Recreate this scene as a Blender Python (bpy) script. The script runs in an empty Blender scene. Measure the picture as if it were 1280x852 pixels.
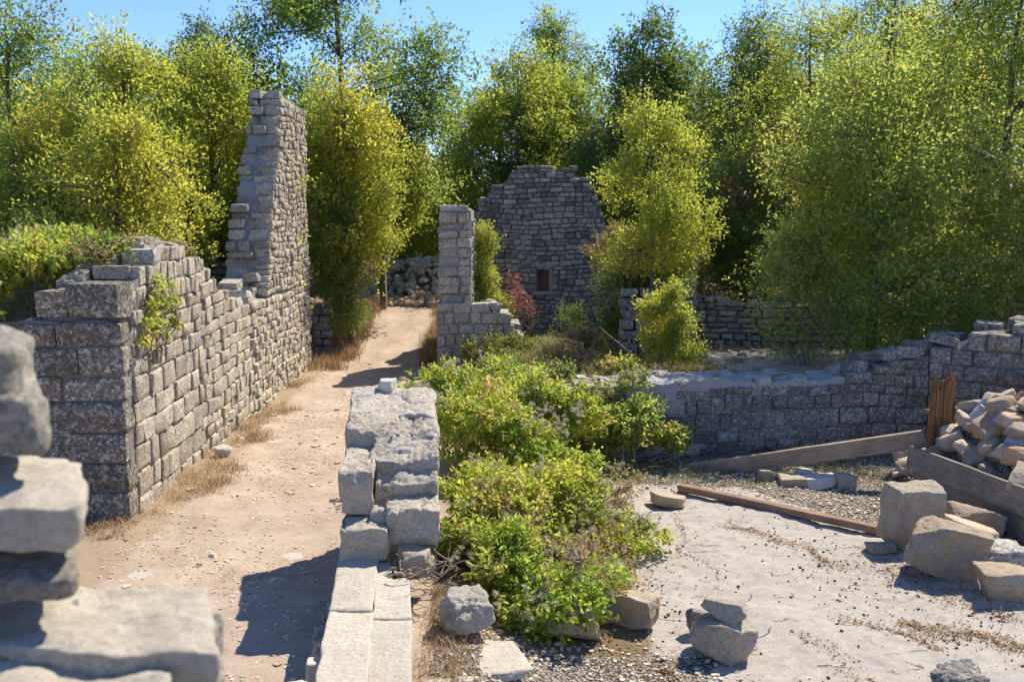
import bpy, math, random
import numpy as np
from mathutils import Vector, Matrix

SC = bpy.context.scene
COL = SC.collection
R = math.radians

# ------------------------------------------------------------------ camera
FPX = 1244.0                       # focal length in photo pixels (1280 wide)
CAM_H = 3.5
PITCH = math.atan2(426 - 270, FPX)
cam_d = bpy.data.cameras.new('camera')
cam = bpy.data.objects.new('camera', cam_d)
COL.objects.link(cam)
cam.location = (0, 0, CAM_H)
cam.rotation_euler = (math.pi / 2 - PITCH, 0, 0)
cam_d.sensor_width = 36
cam_d.lens = 36 * FPX / 1280
cam_d.clip_start = 0.1
cam_d.clip_end = 5000
cam_d.dof.use_dof = True
cam_d.dof.focus_distance = 12.5
cam_d.dof.aperture_fstop = 3.2
SC.camera = cam

# ------------------------------------------------------------------ light
SUN_EL, SUN_AZ = 50.5, 43.0        # azimuth clockwise from +Y
w = bpy.data.worlds.new('World')
SC.world = w
w.use_nodes = True
nt = w.node_tree
bg = nt.nodes['Background']
sky = nt.nodes.new('ShaderNodeTexSky')
sky.sky_type = 'NISHITA'
sky.sun_disc = False
sky.sun_elevation = R(SUN_EL)
sky.sun_rotation = R(SUN_AZ)
sky.altitude = 1500
sky.air_density = 1.0
sky.dust_density = 0.0
sky.ozone_density = 3.5
tn = nt.nodes.new('ShaderNodeMix'); tn.data_type = 'RGBA'; tn.blend_type = 'MULTIPLY'; tn.inputs[0].default_value = 1
tn.inputs[7].default_value = (0.60, 0.675, 0.87, 1)
nt.links.new(sky.outputs[0], tn.inputs[6]); nt.links.new(tn.outputs[2], bg.inputs[0])
bg.inputs[1].default_value = 0.15
sl = bpy.data.lights.new('sun', 'SUN')
sl.energy = 4.4
sl.angle = R(0.53)
sl.color = (1.0, 0.93, 0.80)
so = bpy.data.objects.new('sun', sl)
COL.objects.link(so)
sdir = Vector((math.sin(R(SUN_AZ)) * math.cos(R(SUN_EL)), math.cos(R(SUN_AZ)) * math.cos(R(SUN_EL)), math.sin(R(SUN_EL))))
so.rotation_euler = sdir.to_track_quat('Z', 'Y').to_euler()
so.location = sdir * 60
vs = SC.view_settings
vs.view_transform = 'Standard'
vs.look = 'None'
vs.gamma = 1
vs.exposure = 0.84
SC.cycles.max_bounces = 6
SC.cycles.diffuse_bounces = 4
SC.cycles.transmission_bounces = 4
SC.cycles.transparent_max_bounces = 4

# ------------------------------------------------------------------ helpers
def ray(px, py):
    """world direction (unit depth along +Y of the camera's own axis) of a photo pixel"""
    a = (px - 640) / FPX; b = -(py - 426) / FPX
    c, s = math.cos(PITCH), math.sin(PITCH)
    return np.array([a, c + b * s, -s + b * c])

def G(px, py, z=0.0):
    d = ray(px, py); t = (z - CAM_H) / d[2]
    return np.array([d[0] * t, d[1] * t, z])

def D(px, py, y):
    d = ray(px, py); t = y / d[1]
    return np.array([d[0] * t, y, CAM_H + d[2] * t])

def mpp(y):            # metres per photo pixel at distance y
    return y / FPX

def _hash(ix, iy, iz, seed):
    with np.errstate(over='ignore'):
        h = (ix.astype(np.int64) * 374761393 + iy.astype(np.int64) * 668265263 + iz.astype(np.int64) * 2147483647 + seed * 974711)
        h = (h ^ (h >> 13)) * 1274126177
        h = h ^ (h >> 16)
    return (h & 0xFFFFFF) / float(0xFFFFFF)

def vnoise(p, seed=0):
    p = np.asarray(p, float)
    i = np.floor(p).astype(np.int64); f = p - i
    f = f * f * (3 - 2 * f)
    r = 0
    for dx in (0, 1):
        for dy in (0, 1):
            for dz in (0, 1):
                wgt = (f[:, 0] if dx else 1 - f[:, 0]) * (f[:, 1] if dy else 1 - f[:, 1]) * (f[:, 2] if dz else 1 - f[:, 2])
                r = r + wgt * _hash(i[:, 0] + dx, i[:, 1] + dy, i[:, 2] + dz, seed)
    return r * 2 - 1

def fbm(p, seed=0, oct=4):
    p = np.asarray(p, float); r = np.zeros(len(p)); a = 1.0; s = 0
    for k in range(oct):
        r += a * vnoise(p * (2 ** k) + 17.3 * k, seed + k); s += a; a *= 0.5
    return r / s

def sstep(x, a, b):
    t = np.clip((x - a) / (b - a), 0, 1)
    return t * t * (3 - 2 * t)

def mesh(name, V, F, mat=None, smooth=False, attrs=None):
    """V (n,3); F list of (m,k) index arrays"""
    me = bpy.data.meshes.new(name)
    V = np.ascontiguousarray(V, dtype=np.float32)
    if not isinstance(F, list): F = [F]
    F = [np.asarray(f, dtype=np.int32) for f in F if len(f)]
    nl = sum(f.size for f in F); nf = sum(len(f) for f in F)
    me.vertices.add(len(V)); me.vertices.foreach_set('co', V.ravel())
    me.loops.add(nl); me.loops.foreach_set('vertex_index', np.concatenate([f.ravel() for f in F]))
    me.polygons.add(nf)
    tot = np.concatenate([np.full(len(f), f.shape[1], np.int32) for f in F])
    st = np.concatenate([[0], np.cumsum(tot)[:-1]]).astype(np.int32)
    me.polygons.foreach_set('loop_start', st)
    try: me.polygons.foreach_set('loop_total', tot)
    except Exception: pass
    if isinstance(smooth, np.ndarray): me.polygons.foreach_set('use_smooth', smooth.astype(bool))
    else: me.polygons.foreach_set('use_smooth', np.full(nf, bool(smooth)))
    if attrs:
        for k, v in attrs.items():
            a = me.attributes.new(k, 'FLOAT', 'POINT'); a.data.foreach_set('value', np.ascontiguousarray(v, dtype=np.float32))
    me.update(calc_edges=True)
    if mat: me.materials.append(mat)
    return me

def link(name, me, parent=None, loc=None, kind=None):
    o = bpy.data.objects.new(name, me); COL.objects.link(o)
    if parent is not None: o.parent = parent
    if loc is not None: o.location = loc
    if kind: o['kind'] = kind
    return o

def tag(o, label, cat, group=None):
    o['label'] = label; o['category'] = cat
    if group: o['group'] = group
    return o

def thing(name, label, cat, loc=(0, 0, 0), group=None):
    o = bpy.data.objects.new(name, None); COL.objects.link(o)
    o.location = loc; o.empty_display_size = 0.2
    return tag(o, label, cat, group)

def xform(o, M, parent_loc=(0, 0, 0)):
    o.matrix_local = Matrix.Translation(-Vector(parent_loc)) @ M

# ------------------------------------------------------------------ materials
class N:
    def __init__(self, name):
        self.m = bpy.data.materials.new(name); self.m.use_nodes = True
        self.t = self.m.node_tree; self.b = self.t.nodes['Principled BSDF']; self.out = self.t.nodes['Material Output']
    def n(self, typ, **kw):
        x = self.t.nodes.new(typ)
        for k, v in kw.items():
            if k.startswith('i_'):
                key = k[2:]; x.inputs[int(key) if key.isdigit() else key.replace('_', ' ')].default_value = v
            else: setattr(x, k, v)
        return x
    def l(self, a, b): self.t.links.new(a, b)
    def noise(self, vec, scale, detail=6, rough=0.6, dist=0.0):
        x = self.n('ShaderNodeTexNoise'); x.inputs['Scale'].default_value = scale; x.inputs['Detail'].default_value = detail
        x.inputs['Roughness'].default_value = rough; x.inputs['Distortion'].default_value = dist
        self.l(vec, x.inputs['Vector']); return x.outputs['Fac']
    def voro(self, vec, scale, feature='F1', rnd=1.0):
        x = self.n('ShaderNodeTexVoronoi'); x.feature = feature; x.inputs['Scale'].default_value = scale
        x.inputs['Randomness'].default_value = rnd
        self.l(vec, x.inputs['Vector']); return x
    def ramp(self, fac, stops, interp='LINEAR'):
        x = self.n('ShaderNodeValToRGB'); x.color_ramp.interpolation = interp
        e = x.color_ramp.elements
        while len(e) < len(stops): e.new(0.5)
        for k, (p, c) in enumerate(stops):
            e[k].position = p; e[k].color = (*c, 1) if len(c) == 3 else c
        self.l(fac, x.inputs[0]); return x.outputs[0]
    def g(self, v): return (v, v, v)
    def mix(self, fac, a, b, mode='MIX'):
        x = self.n('ShaderNodeMix'); x.data_type = 'RGBA'; x.blend_type = mode
        if isinstance(fac, (int, float)): x.inputs[0].default_value = fac
        else: self.l(fac, x.inputs[0])
        for k, v in ((6, a), (7, b)):
            if isinstance(v, tuple): x.inputs[k].default_value = (*v, 1)
            else: self.l(v, x.inputs[k])
        return x.outputs[2]
    def math(self, op, a, b=0.0, clamp=False):
        x = self.n('ShaderNodeMath'); x.operation = op; x.use_clamp = clamp
        for k, v in ((0, a), (1, b)):
            if isinstance(v, (int, float)): x.inputs[k].default_value = v
            else: self.l(v, x.inputs[k])
        return x.outputs[0]
    def bump(self, h, strength, dist, prev=None):
        x = self.n('ShaderNodeBump'); x.inputs['Strength'].default_value = strength; x.inputs['Distance'].default_value = dist
        self.l(h, x.inputs['Height'])
        if prev is not None: self.l(prev, x.inputs['Normal'])
        return x.outputs['Normal']
    def pos(self):
        return self.n('ShaderNodeNewGeometry').outputs['Position']

def stone_mat(name, dark, light, brown, lichen=0.4, spots=0.4, scale=1.0, bump=0.02, var=0.5, brownish=0.35, speck=1.0):
    k = N(name); P = k.pos()
    geo = k.n('ShaderNodeNewGeometry'); oi = k.n('ShaderNodeObjectInfo')
    rnd = k.math('FRACT', k.math('ADD', geo.outputs['Random Per Island'], oi.outputs['Random']))
    rnd2 = k.math('FRACT', k.math('MULTIPLY', rnd, 7.31))
    n1 = k.noise(P, 3.5 * scale, 8, 0.65)
    n2 = k.noise(P, 22 * scale, 8, 0.7)
    base = k.mix(k.ramp(n1, [(0.3, (0, 0, 0)), (0.7, (1, 1, 1))]), dark, light)
    base = k.mix(k.math('MULTIPLY', k.ramp(n2, [(0.35, (1, 1, 1)), (0.6, (0, 0, 0))]), 0.35), base, tuple(c * 0.6 for c in dark))
    # brown iron staining, per stone
    bm = k.math('MULTIPLY', k.math('MULTIPLY', k.ramp(rnd2, [(0.5, (0, 0, 0)), (0.95, (1, 1, 1))]), k.ramp(k.noise(P, 5 * scale, 5), [(0.4, (0, 0, 0)), (0.6, (1, 1, 1))])), brownish * 2)
    base = k.mix(bm, base, brown)
    # pale lichen patches
    lm = k.math('MULTIPLY', k.ramp(k.noise(P, 11 * scale, 10, 0.8, 0.3), [(0.52, (0, 0, 0)), (0.60, (1, 1, 1))]), lichen)
    base = k.mix(lm, base, (0.62, 0.605, 0.56))
    # round lichen discs
    v = k.voro(P, 9 * scale)
    disc = k.math('MULTIPLY', k.ramp(k.math('ADD', v.outputs['Distance'], k.math('MULTIPLY', n2, 0.25)), [(0.24, (1, 1, 1)), (0.29, (0, 0, 0))]), lichen * 0.9)
    sel = k.math('GREATER_THAN', k.n('ShaderNodeSeparateColor').outputs[0], 0.55)
    sc = k.n('ShaderNodeSeparateColor'); k.l(v.outputs['Color'], sc.inputs[0])
    sel = k.math('GREATER_THAN', sc.outputs[0], 0.6)
    base = k.mix(k.math('MULTIPLY', disc, sel), base, (0.60, 0.59, 0.55))
    # black crust specks
    sm = k.math('MULTIPLY', k.ramp(k.noise(P, 17 * scale, 9, 0.82, 0.2), [(0.54, (0, 0, 0)), (0.59, (1, 1, 1))]), spots)
    base = k.mix(sm, base, tuple(c * 0.26 for c in dark))
    # fine black and white lichen speckle
    sp1 = k.math('MULTIPLY', k.ramp(k.noise(P, 30 * scale, 5, 0.7), [(0.50, (0, 0, 0)), (0.55, (1, 1, 1))]), min(.85, spots * 1.15) * speck)
    base = k.mix(sp1, base, tuple(c * 0.33 for c in dark))
    sp2 = k.math('MULTIPLY', k.ramp(k.noise(P, 24 * scale, 5, 0.7, .4), [(0.55, (0, 0, 0)), (0.60, (1, 1, 1))]), min(.8, lichen * 1.2) * speck)
    base = k.mix(sp2, base, (0.66, 0.64, 0.585))
    fg = k.ramp(k.noise(P, 70 * scale, 5, 0.8), [(0.35, (0.62, 0.62, 0.62)), (0.5, (1, 1, 1)), (0.66, (1.0, 1.0, 1.0))])
    base = k.mix(1.0, base, fg, 'MULTIPLY')
    vv = k.math('ADD', k.math('MULTIPLY', rnd, var), 1 - var * 0.5)
    comb = k.n('ShaderNodeCombineColor')
    for i in range(3): k.l(vv, comb.inputs[i])
    # broad dirt and soot blotches
    dm = k.math('MULTIPLY', k.ramp(k.noise(P, 1.7 * scale, 6, 0.7, 0.5), [(0.45, (0, 0, 0)), (0.62, (1, 1, 1))]), spots * .55)
    base = k.mix(dm, base, tuple(c * 0.55 for c in dark))
    base = k.mix(1.0, base, comb.outputs[0], 'MULTIPLY')
    base = k.mix(1.0, base, (1.18, 1.11, 0.97), 'MULTIPLY')
    k.l(base, k.b.inputs['Base Color'])
    k.b.inputs['Roughness'].default_value = 0.9
    k.b.inputs['Specular IOR Level'].default_value = 0.25
    b = k.bump(n1, 0.5, bump * 2)
    b = k.bump(k.noise(P, 11 * scale, 12, 0.78), 0.9, bump * 1.7, b)
    cv = k.voro(P, 13 * scale); b = k.bump(cv.outputs['Distance'], 0.35, bump * 0.9, b)
    b = k.bump(k.noise(P, 60 * scale, 5, 0.7), 0.6, bump * 0.4, b)
    k.l(b, k.b.inputs['Normal'])
    return k.m

M = {}
M['ashlar'] = stone_mat('weathered_limestone', (0.40, 0.365, 0.315), (0.64, 0.59, 0.52), (0.56, 0.38, 0.22), 0.55, 0.62, 1.0, 0.02, 0.4, 0.35)
M['ashlar_dark'] = stone_mat('dark_lichened_limestone', (0.15, 0.142, 0.13), (0.30, 0.275, 0.245), (0.26, 0.17, 0.10), 0.9, 0.5, 0.9, 0.022, 0.5, 0.3)  # darker than the long wall face, with more lichen
M['grey'] = stone_mat('grey_limestone', (0.36, 0.35, 0.34), (0.58, 0.565, 0.54), (0.38, 0.30, 0.22), 0.45, 0.6, 1.0, 0.022, 0.5, 0.2)
M['blackened'] = stone_mat('dark_and_shaded_limestone', (0.15, 0.15, 0.155), (0.32, 0.32, 0.32), (0.26, 0.21, 0.16), 0.45, 0.5, 0.9, 0.022, 0.5, 0.25)  # dark stone; also carries the shade painted onto the right wall
M['pale'] = stone_mat('pale_limestone', (0.50, 0.465, 0.42), (0.68, 0.64, 0.585), (0.55, 0.45, 0.34), 0.3, 0.32, 1.5, 0.028, 0.14, 0.25, speck=0.7)
M['sill'] = stone_mat('worn_limestone', (0.47, 0.435, 0.385), (0.60, 0.56, 0.50), (0.50, 0.41, 0.31), 0.25, 0.3, 1.6, 0.012, 0.12, 0.2, speck=0.4)
M['rock'] = stone_mat('fieldstone', (0.36, 0.32, 0.27), (0.54, 0.49, 0.42), (0.50, 0.34, 0.20), 0.35, 0.4, 2.2, 0.02, 0.35, 0.45, speck=0.35)
M['rubble'] = stone_mat('rubble_stone', (0.36, 0.30, 0.25), (0.60, 0.51, 0.42), (0.55, 0.34, 0.20), 0.25, 0.2, 1.8, 0.014, 0.5, 0.7, speck=0.2)
M['white'] = stone_mat('white_limestone', (0.50, 0.50, 0.49), (0.66, 0.65, 0.63), (0.52, 0.47, 0.40), 0.3, 0.15, 1.8, 0.012, 0.15, 0.1, speck=0.3)
M['blotched'] = stone_mat('blotched_limestone', (0.24, 0.23, 0.22), (0.66, 0.62, 0.55), (0.48, 0.36, 0.24), 0.5, 0.5, 2.2, 0.02, 0.2, 0.2, speck=0.6)
M['chips'] = stone_mat('pale_chips', (0.45, 0.38, 0.30), (0.66, 0.59, 0.50), (0.5, 0.36, 0.24), 0.2, 0.05, 1.0, 0.002, 0.7, 0.4, speck=0.1)

def mortar_mat(name, a, b, bump=0.02):
    k = N(name); P = k.pos()
    n1 = k.noise(P, 6, 8, 0.7); n2 = k.noise(P, 40, 6, 0.7)
    c = k.mix(n1, a, b)
    c = k.mix(k.math('MULTIPLY', k.ramp(n2, [(0.4, (1, 1, 1)), (0.6, (0, 0, 0))]), 0.5), c, tuple(x * 0.5 for x in a))
    k.l(c, k.b.inputs['Base Color']); k.b.inputs['Roughness'].default_value = 0.95
    k.b.inputs['Specular IOR Level'].default_value = 0.15
    nb = k.bump(n1, 0.8, bump * 2); nb = k.bump(n2, 0.8, bump, nb)
    k.l(nb, k.b.inputs['Normal']); return k.m
M['mortar'] = mortar_mat('lime_mortar', (0.20, 0.18, 0.15), (0.36, 0.32, 0.275))
M['mortar_grey'] = mortar_mat('grey_mortar', (0.30, 0.30, 0.30), (0.46, 0.455, 0.44))
M['mortar_dark'] = mortar_mat('dark_joints', (0.035, 0.032, 0.028), (0.10, 0.09, 0.075))
M['mortar_pale'] = mortar_mat('pale_wall_core', (0.42, 0.405, 0.375), (0.58, 0.56, 0.52), 0.03)
M['core_dark'] = mortar_mat('dark_core', (0.14, 0.135, 0.125), (0.28, 0.27, 0.25))

def leaf_mat(name, stops, trans=0.58, tcol=1.95, rough=0.5):
    """stops: ramp over the per-leaf tint attribute (natural leaf colours)"""
    k = N(name)
    at = k.n('ShaderNodeAttribute'); at.attribute_name = 'tint'
    col = k.ramp(at.outputs['Fac'], stops)
    hs = k.n('ShaderNodeHueSaturation'); hs.inputs['Saturation'].default_value = 0.96; hs.inputs['Value'].default_value = tcol
    hs.inputs['Hue'].default_value = 0.485
    k.l(col, hs.inputs['Color'])
    df = k.n('ShaderNodeBsdfDiffuse'); tr = k.n('ShaderNodeBsdfTranslucent'); gl = k.n('ShaderNodeBsdfGlossy')
    gl.inputs['Roughness'].default_value = rough; gl.inputs['Color'].default_value = (0.9, 0.92, 0.9, 1)
    k.l(col, df.inputs['Color']); k.l(hs.outputs[0], tr.inputs['Color'])
    m1 = k.n('ShaderNodeMixShader'); m1.inputs[0].default_value = trans
    k.l(df.outputs[0], m1.inputs[1]); k.l(tr.outputs[0], m1.inputs[2])
    m2 = k.n('ShaderNodeMixShader'); m2.inputs[0].default_value = 0.02
    k.l(m1.outputs[0], m2.inputs[1]); k.l(gl.outputs[0], m2.inputs[2])
    k.l(m2.outputs[0], k.out.inputs['Surface'])
    return k.m
M['leaf_yellow'] = leaf_mat('yellow_green_leaves', [(0, (0.10, 0.155, 0.02)), (0.3, (0.225, 0.275, 0.03)), (0.6, (0.35, 0.375, 0.042)), (0.85, (0.45, 0.42, 0.055)), (0.97, (0.47, 0.36, 0.07)), (1.0, (0.44, 0.24, 0.07))])
M['leaf_mid'] = leaf_mat('mid_green_leaves', [(0, (0.06, 0.115, 0.022)), (0.4, (0.14, 0.215, 0.035)), (0.8, (0.27, 0.33, 0.055)), (0.97, (0.37, 0.37, 0.08)), (1, (0.40, 0.30, 0.08))])
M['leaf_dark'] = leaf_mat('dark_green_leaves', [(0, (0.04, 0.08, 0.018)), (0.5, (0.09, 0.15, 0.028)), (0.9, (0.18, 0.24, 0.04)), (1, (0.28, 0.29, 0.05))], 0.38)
M['leaf_vine'] = leaf_mat('bright_vine_leaves', [(0, (0.09, 0.17, 0.022)), (0.4, (0.22, 0.31, 0.035)), (0.85, (0.38, 0.42, 0.055)), (1, (0.44, 0.36, 0.10))], 0.42)
M['leaf_silver'] = leaf_mat('pale_leaves', [(0, (0.12, 0.18, 0.03)), (0.5, (0.28, 0.34, 0.06)), (1, (0.46, 0.48, 0.14))], 0.35)
M['leaf_red'] = leaf_mat('reddening_leaves', [(0, (0.10, 0.12, 0.02)), (0.3, (0.20, 0.12, 0.03)), (0.65, (0.35, 0.07, 0.03)), (1, (0.50, 0.12, 0.05))], 0.45)
M['leaf_dry'] = leaf_mat('drying_leaves', [(0, (0.15, 0.18, 0.02)), (0.4, (0.30, 0.29, 0.05)), (0.7, (0.38, 0.26, 0.11)), (1, (0.32, 0.19, 0.10))], 0.3)
M['straw'] = leaf_mat('dry_straw', [(0, (0.20, 0.11, 0.05)), (0.5, (0.42, 0.27, 0.12)), (1, (0.55, 0.42, 0.24))], 0.25, 1.1)
M['grass'] = leaf_mat('rough_grass_blades', [(0, (0.07, 0.10, 0.02)), (0.5, (0.20, 0.22, 0.05)), (1, (0.42, 0.33, 0.14))], 0.35, 1.2)
M['seed'] = leaf_mat('cream_seed_fluff', [(0, (0.42, 0.38, 0.24)), (1, (0.66, 0.60, 0.44))], 0.4, 1.05)

def bark_mat(name, a, b):
    k = N(name); P = k.pos()
    n1 = k.noise(P, 25, 6, 0.7)
    k.l(k.mix(n1, a, b), k.b.inputs['Base Color']); k.b.inputs['Roughness'].default_value = 0.9
    k.l(k.bump(n1, 0.8, 0.02), k.b.inputs['Normal']); return k.m
M['bark'] = bark_mat('grey_brown_bark', (0.06, 0.05, 0.04), (0.20, 0.17, 0.14))
M['twig'] = bark_mat('pale_twig', (0.17, 0.12, 0.08), (0.36, 0.29, 0.21))

def wood_mat(name, dark, light, axis_scale, sc=1.0):
    """weathered wood: grain stretched along the object's own X"""
    k = N(name)
    tc = k.n('ShaderNodeTexCoord'); mp = k.n('ShaderNodeMapping'); mp.inputs['Scale'].default_value = axis_scale
    k.l(tc.outputs['Object'], mp.inputs['Vector']); v = mp.outputs[0]
    g1 = k.noise(v, 9 * sc, 8, 0.7, 0.4); g2 = k.noise(v, 30 * sc, 6, 0.7); p = k.noise(tc.outputs['Object'], 3, 4)
    c = k.mix(k.ramp(g1, [(0.3, (0, 0, 0)), (0.7, (1, 1, 1))]), dark, light)
    c = k.mix(k.math('MULTIPLY', k.ramp(g2, [(0.32, (1, 1, 1)), (0.45, (0, 0, 0))]), 0.7), c, tuple(x * 0.25 for x in dark))
    c = k.mix(k.math('MULTIPLY', k.ramp(p, [(0.45, (0, 0, 0)), (0.65, (1, 1, 1))]), 0.35), c, tuple(x * 1.25 for x in light))
    k.l(c, k.b.inputs['Base Color']); k.b.inputs['Roughness'].default_value = 0.85
    k.b.inputs['Specular IOR Level'].default_value = 0.25
    nb = k.bump(g1, 0.7, 0.012); nb = k.bump(g2, 0.8, 0.008, nb)
    k.l(nb, k.b.inputs['Normal']); return k.m
M['wood'] = wood_mat('weathered_plank', (0.19, 0.145, 0.10), (0.44, 0.35, 0.25), (0.5, 6, 6))
M['wood_grey'] = wood_mat('silvered_plank', (0.13, 0.11, 0.09), (0.36, 0.31, 0.25), (0.4, 6, 6))
M['wood_red'] = wood_mat('reddish_timber', (0.15, 0.085, 0.05), (0.38, 0.25, 0.17), (0.4, 7, 7))
M['wood_post'] = wood_mat('rotten_orange_post', (0.10, 0.045, 0.02), (0.42, 0.22, 0.09), (7, 7, 0.5))

def ground_mat():
    k = N('ground'); P = k.pos()
    def at(n):
        x = k.n('ShaderNodeAttribute'); x.attribute_name = n; return x.outputs['Fac']
    n1 = k.noise(P, 1.3, 6, 0.6); n2 = k.noise(P, 9, 8, 0.7); n3 = k.noise(P, 45, 6, 0.75); n4 = k.noise(P, 120, 4, 0.7)
    # sandy path
    sand = k.mix(k.ramp(n1, [(0.35, (0, 0, 0)), (0.65, (1, 1, 1))]), (0.375, 0.275, 0.195), (0.50, 0.395, 0.295))
    sand = k.mix(k.math('MULTIPLY', k.ramp(k.noise(P, 4.5, 8, 0.75, 0.5), [(0.5, (0, 0, 0)), (0.62, (1, 1, 1))]), 0.4), sand, (0.27, 0.195, 0.14))
    sand = k.mix(k.math('MULTIPLY', k.ramp(n3, [(0.52, (0, 0, 0)), (0.62, (1, 1, 1))]), 0.45), sand, (0.50, 0.43, 0.35))
    sand = k.mix(k.math('MULTIPLY', k.ramp(n4, [(0.33, (1, 1, 1)), (0.45, (0, 0, 0))]), 0.6), sand, (0.24, 0.16, 0.10))
    # flat stones sunk in the path
    vp = k.voro(P, 2.2)
    sp = k.n('ShaderNodeSeparateColor'); k.l(vp.outputs['Color'], sp.inputs[0])
    vd = k.math('ADD', vp.outputs['Distance'], k.math('MULTIPLY', k.math('SUBTRACT', n2, 0.5), 0.5))
    flat = k.math('MULTIPLY', k.ramp(vd, [(0.22, (1, 1, 1)), (0.27, (0, 0, 0))]), k.math('GREATER_THAN', sp.outputs[0], 0.80))
    sand = k.mix(k.math('MULTIPLY', flat, 0.7), sand, (0.55, 0.50, 0.43))
    # bedrock slab
    slab = k.mix(k.ramp(n2, [(0.3, (0, 0, 0)), (0.7, (1, 1, 1))]), (0.30, 0.262, 0.22), (0.49, 0.443, 0.38))
    slab = k.mix(k.math('MULTIPLY', k.ramp(n1, [(0.35, (0, 0, 0)), (0.7, (1, 1, 1))]), 0.5), slab, (0.47, 0.41, 0.34))
    slab = k.mix(k.math('MULTIPLY', k.ramp(n3, [(0.35, (1, 1, 1)), (0.47, (0, 0, 0))]), 0.5), slab, (0.22, 0.195, 0.165))
    slab = k.mix(k.math('MULTIPLY', k.ramp(k.noise(P, 2.6, 10, 0.75, 0.6), [(0.56, (0, 0, 0)), (0.64, (1, 1, 1))]), 0.45), slab, (0.23, 0.18, 0.13))
    mpg = k.n('ShaderNodeMapping'); mpg.inputs['Rotation'].default_value = (0, 0, R(25)); mpg.inputs['Scale'].default_value = (0.55, 1.6, 1)
    k.l(P, mpg.inputs['Vector'])
    dv = k.n('ShaderNodeVectorMath'); dv.operation = 'ADD'
    nz = k.n('ShaderNodeTexNoise'); nz.inputs['Scale'].default_value = 3; nz.inputs['Detail'].default_value = 6
    k.l(P, nz.inputs['Vector']); sc3 = k.n('ShaderNodeVectorMath'); sc3.operation = 'SCALE'; sc3.inputs['Scale'].default_value = 0.5
    k.l(nz.outputs['Color'], sc3.inputs[0]); k.l(mpg.outputs[0], dv.inputs[0]); k.l(sc3.outputs[0], dv.inputs[1])
    vc = k.voro(dv.outputs[0], 1.0, 'DISTANCE_TO_EDGE')
    crack = k.ramp(vc.outputs['Distance'], [(0.003, (1, 1, 1)), (0.012, (0, 0, 0))])
    crack = k.math('MULTIPLY', crack, k.ramp(k.noise(P, 2.3, 4), [(0.50, (0, 0, 0)), (0.60, (1, 1, 1))]))
    slab = k.mix(k.math('MULTIPLY', crack, 0.85), slab, (0.10, 0.08, 0.055))
    # gravelly soil
    vg = k.voro(P, 38)
    gr = k.mix(vg.outputs['Color'], (0.20, 0.165, 0.13), (0.46, 0.42, 0.37))
    bwn = k.n('ShaderNodeRGBToBW'); k.l(vg.outputs['Color'], bwn.inputs[0])
    gr = k.mix(bwn.outputs[0], (0.20, 0.165, 0.13), (0.50, 0.46, 0.41))
    gr = k.mix(k.ramp(vg.outputs['Distance'], [(0.35, (0, 0, 0)), (0.6, (1, 1, 1))]), gr, (0.10, 0.075, 0.05))
    # leaf litter / dry grass soil
    lit = k.mix(n2, (0.10, 0.075, 0.04), (0.24, 0.17, 0.09))
    lit = k.mix(k.math('MULTIPLY', k.ramp(n3, [(0.5, (0, 0, 0)), (0.62, (1, 1, 1))]), 0.5), lit, (0.36, 0.27, 0.15))
    straw = k.mix(n3, (0.27, 0.19, 0.12), (0.42, 0.32, 0.21))
    def soft(a, lo=0.35, hi=0.6):
        return k.ramp(k.math('ADD', a, k.math('MULTIPLY', k.math('SUBTRACT', n2, 0.5), 0.55)), [(lo, (0, 0, 0)), (hi, (1, 1, 1))])
    a_s, a_g, a_l, a_t = soft(at('slab')), soft(at('gravel')), soft(at('litter')), soft(at('straw'))
    c = k.mix(a_s, sand, slab); c = k.mix(a_t, c, straw); c = k.mix(a_g, c, gr); c = k.mix(a_l, c, lit)
    k.l(c, k.b.inputs['Base Color']); k.b.inputs['Roughness'].default_value = 0.95; k.b.inputs['Specular IOR Level'].default_value = 0.15
    b = k.bump(n2, 0.5, 0.03)
    b = k.bump(n3, 0.7, 0.012, b); b = k.bump(n4, 0.7, 0.006, b)
    b = k.bump(k.math('MULTIPLY', vg.outputs['Distance'], k.math('MULTIPLY', a_g, -1.0)), 1.0, 0.02, b)
    b = k.bump(k.math('MULTIPLY', k.math('MULTIPLY', crack, a_s), -1.0), 0.9, 0.02, b)
    k.l(b, k.b.inputs['Normal'])
    return k.m
M['ground'] = ground_mat()

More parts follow.
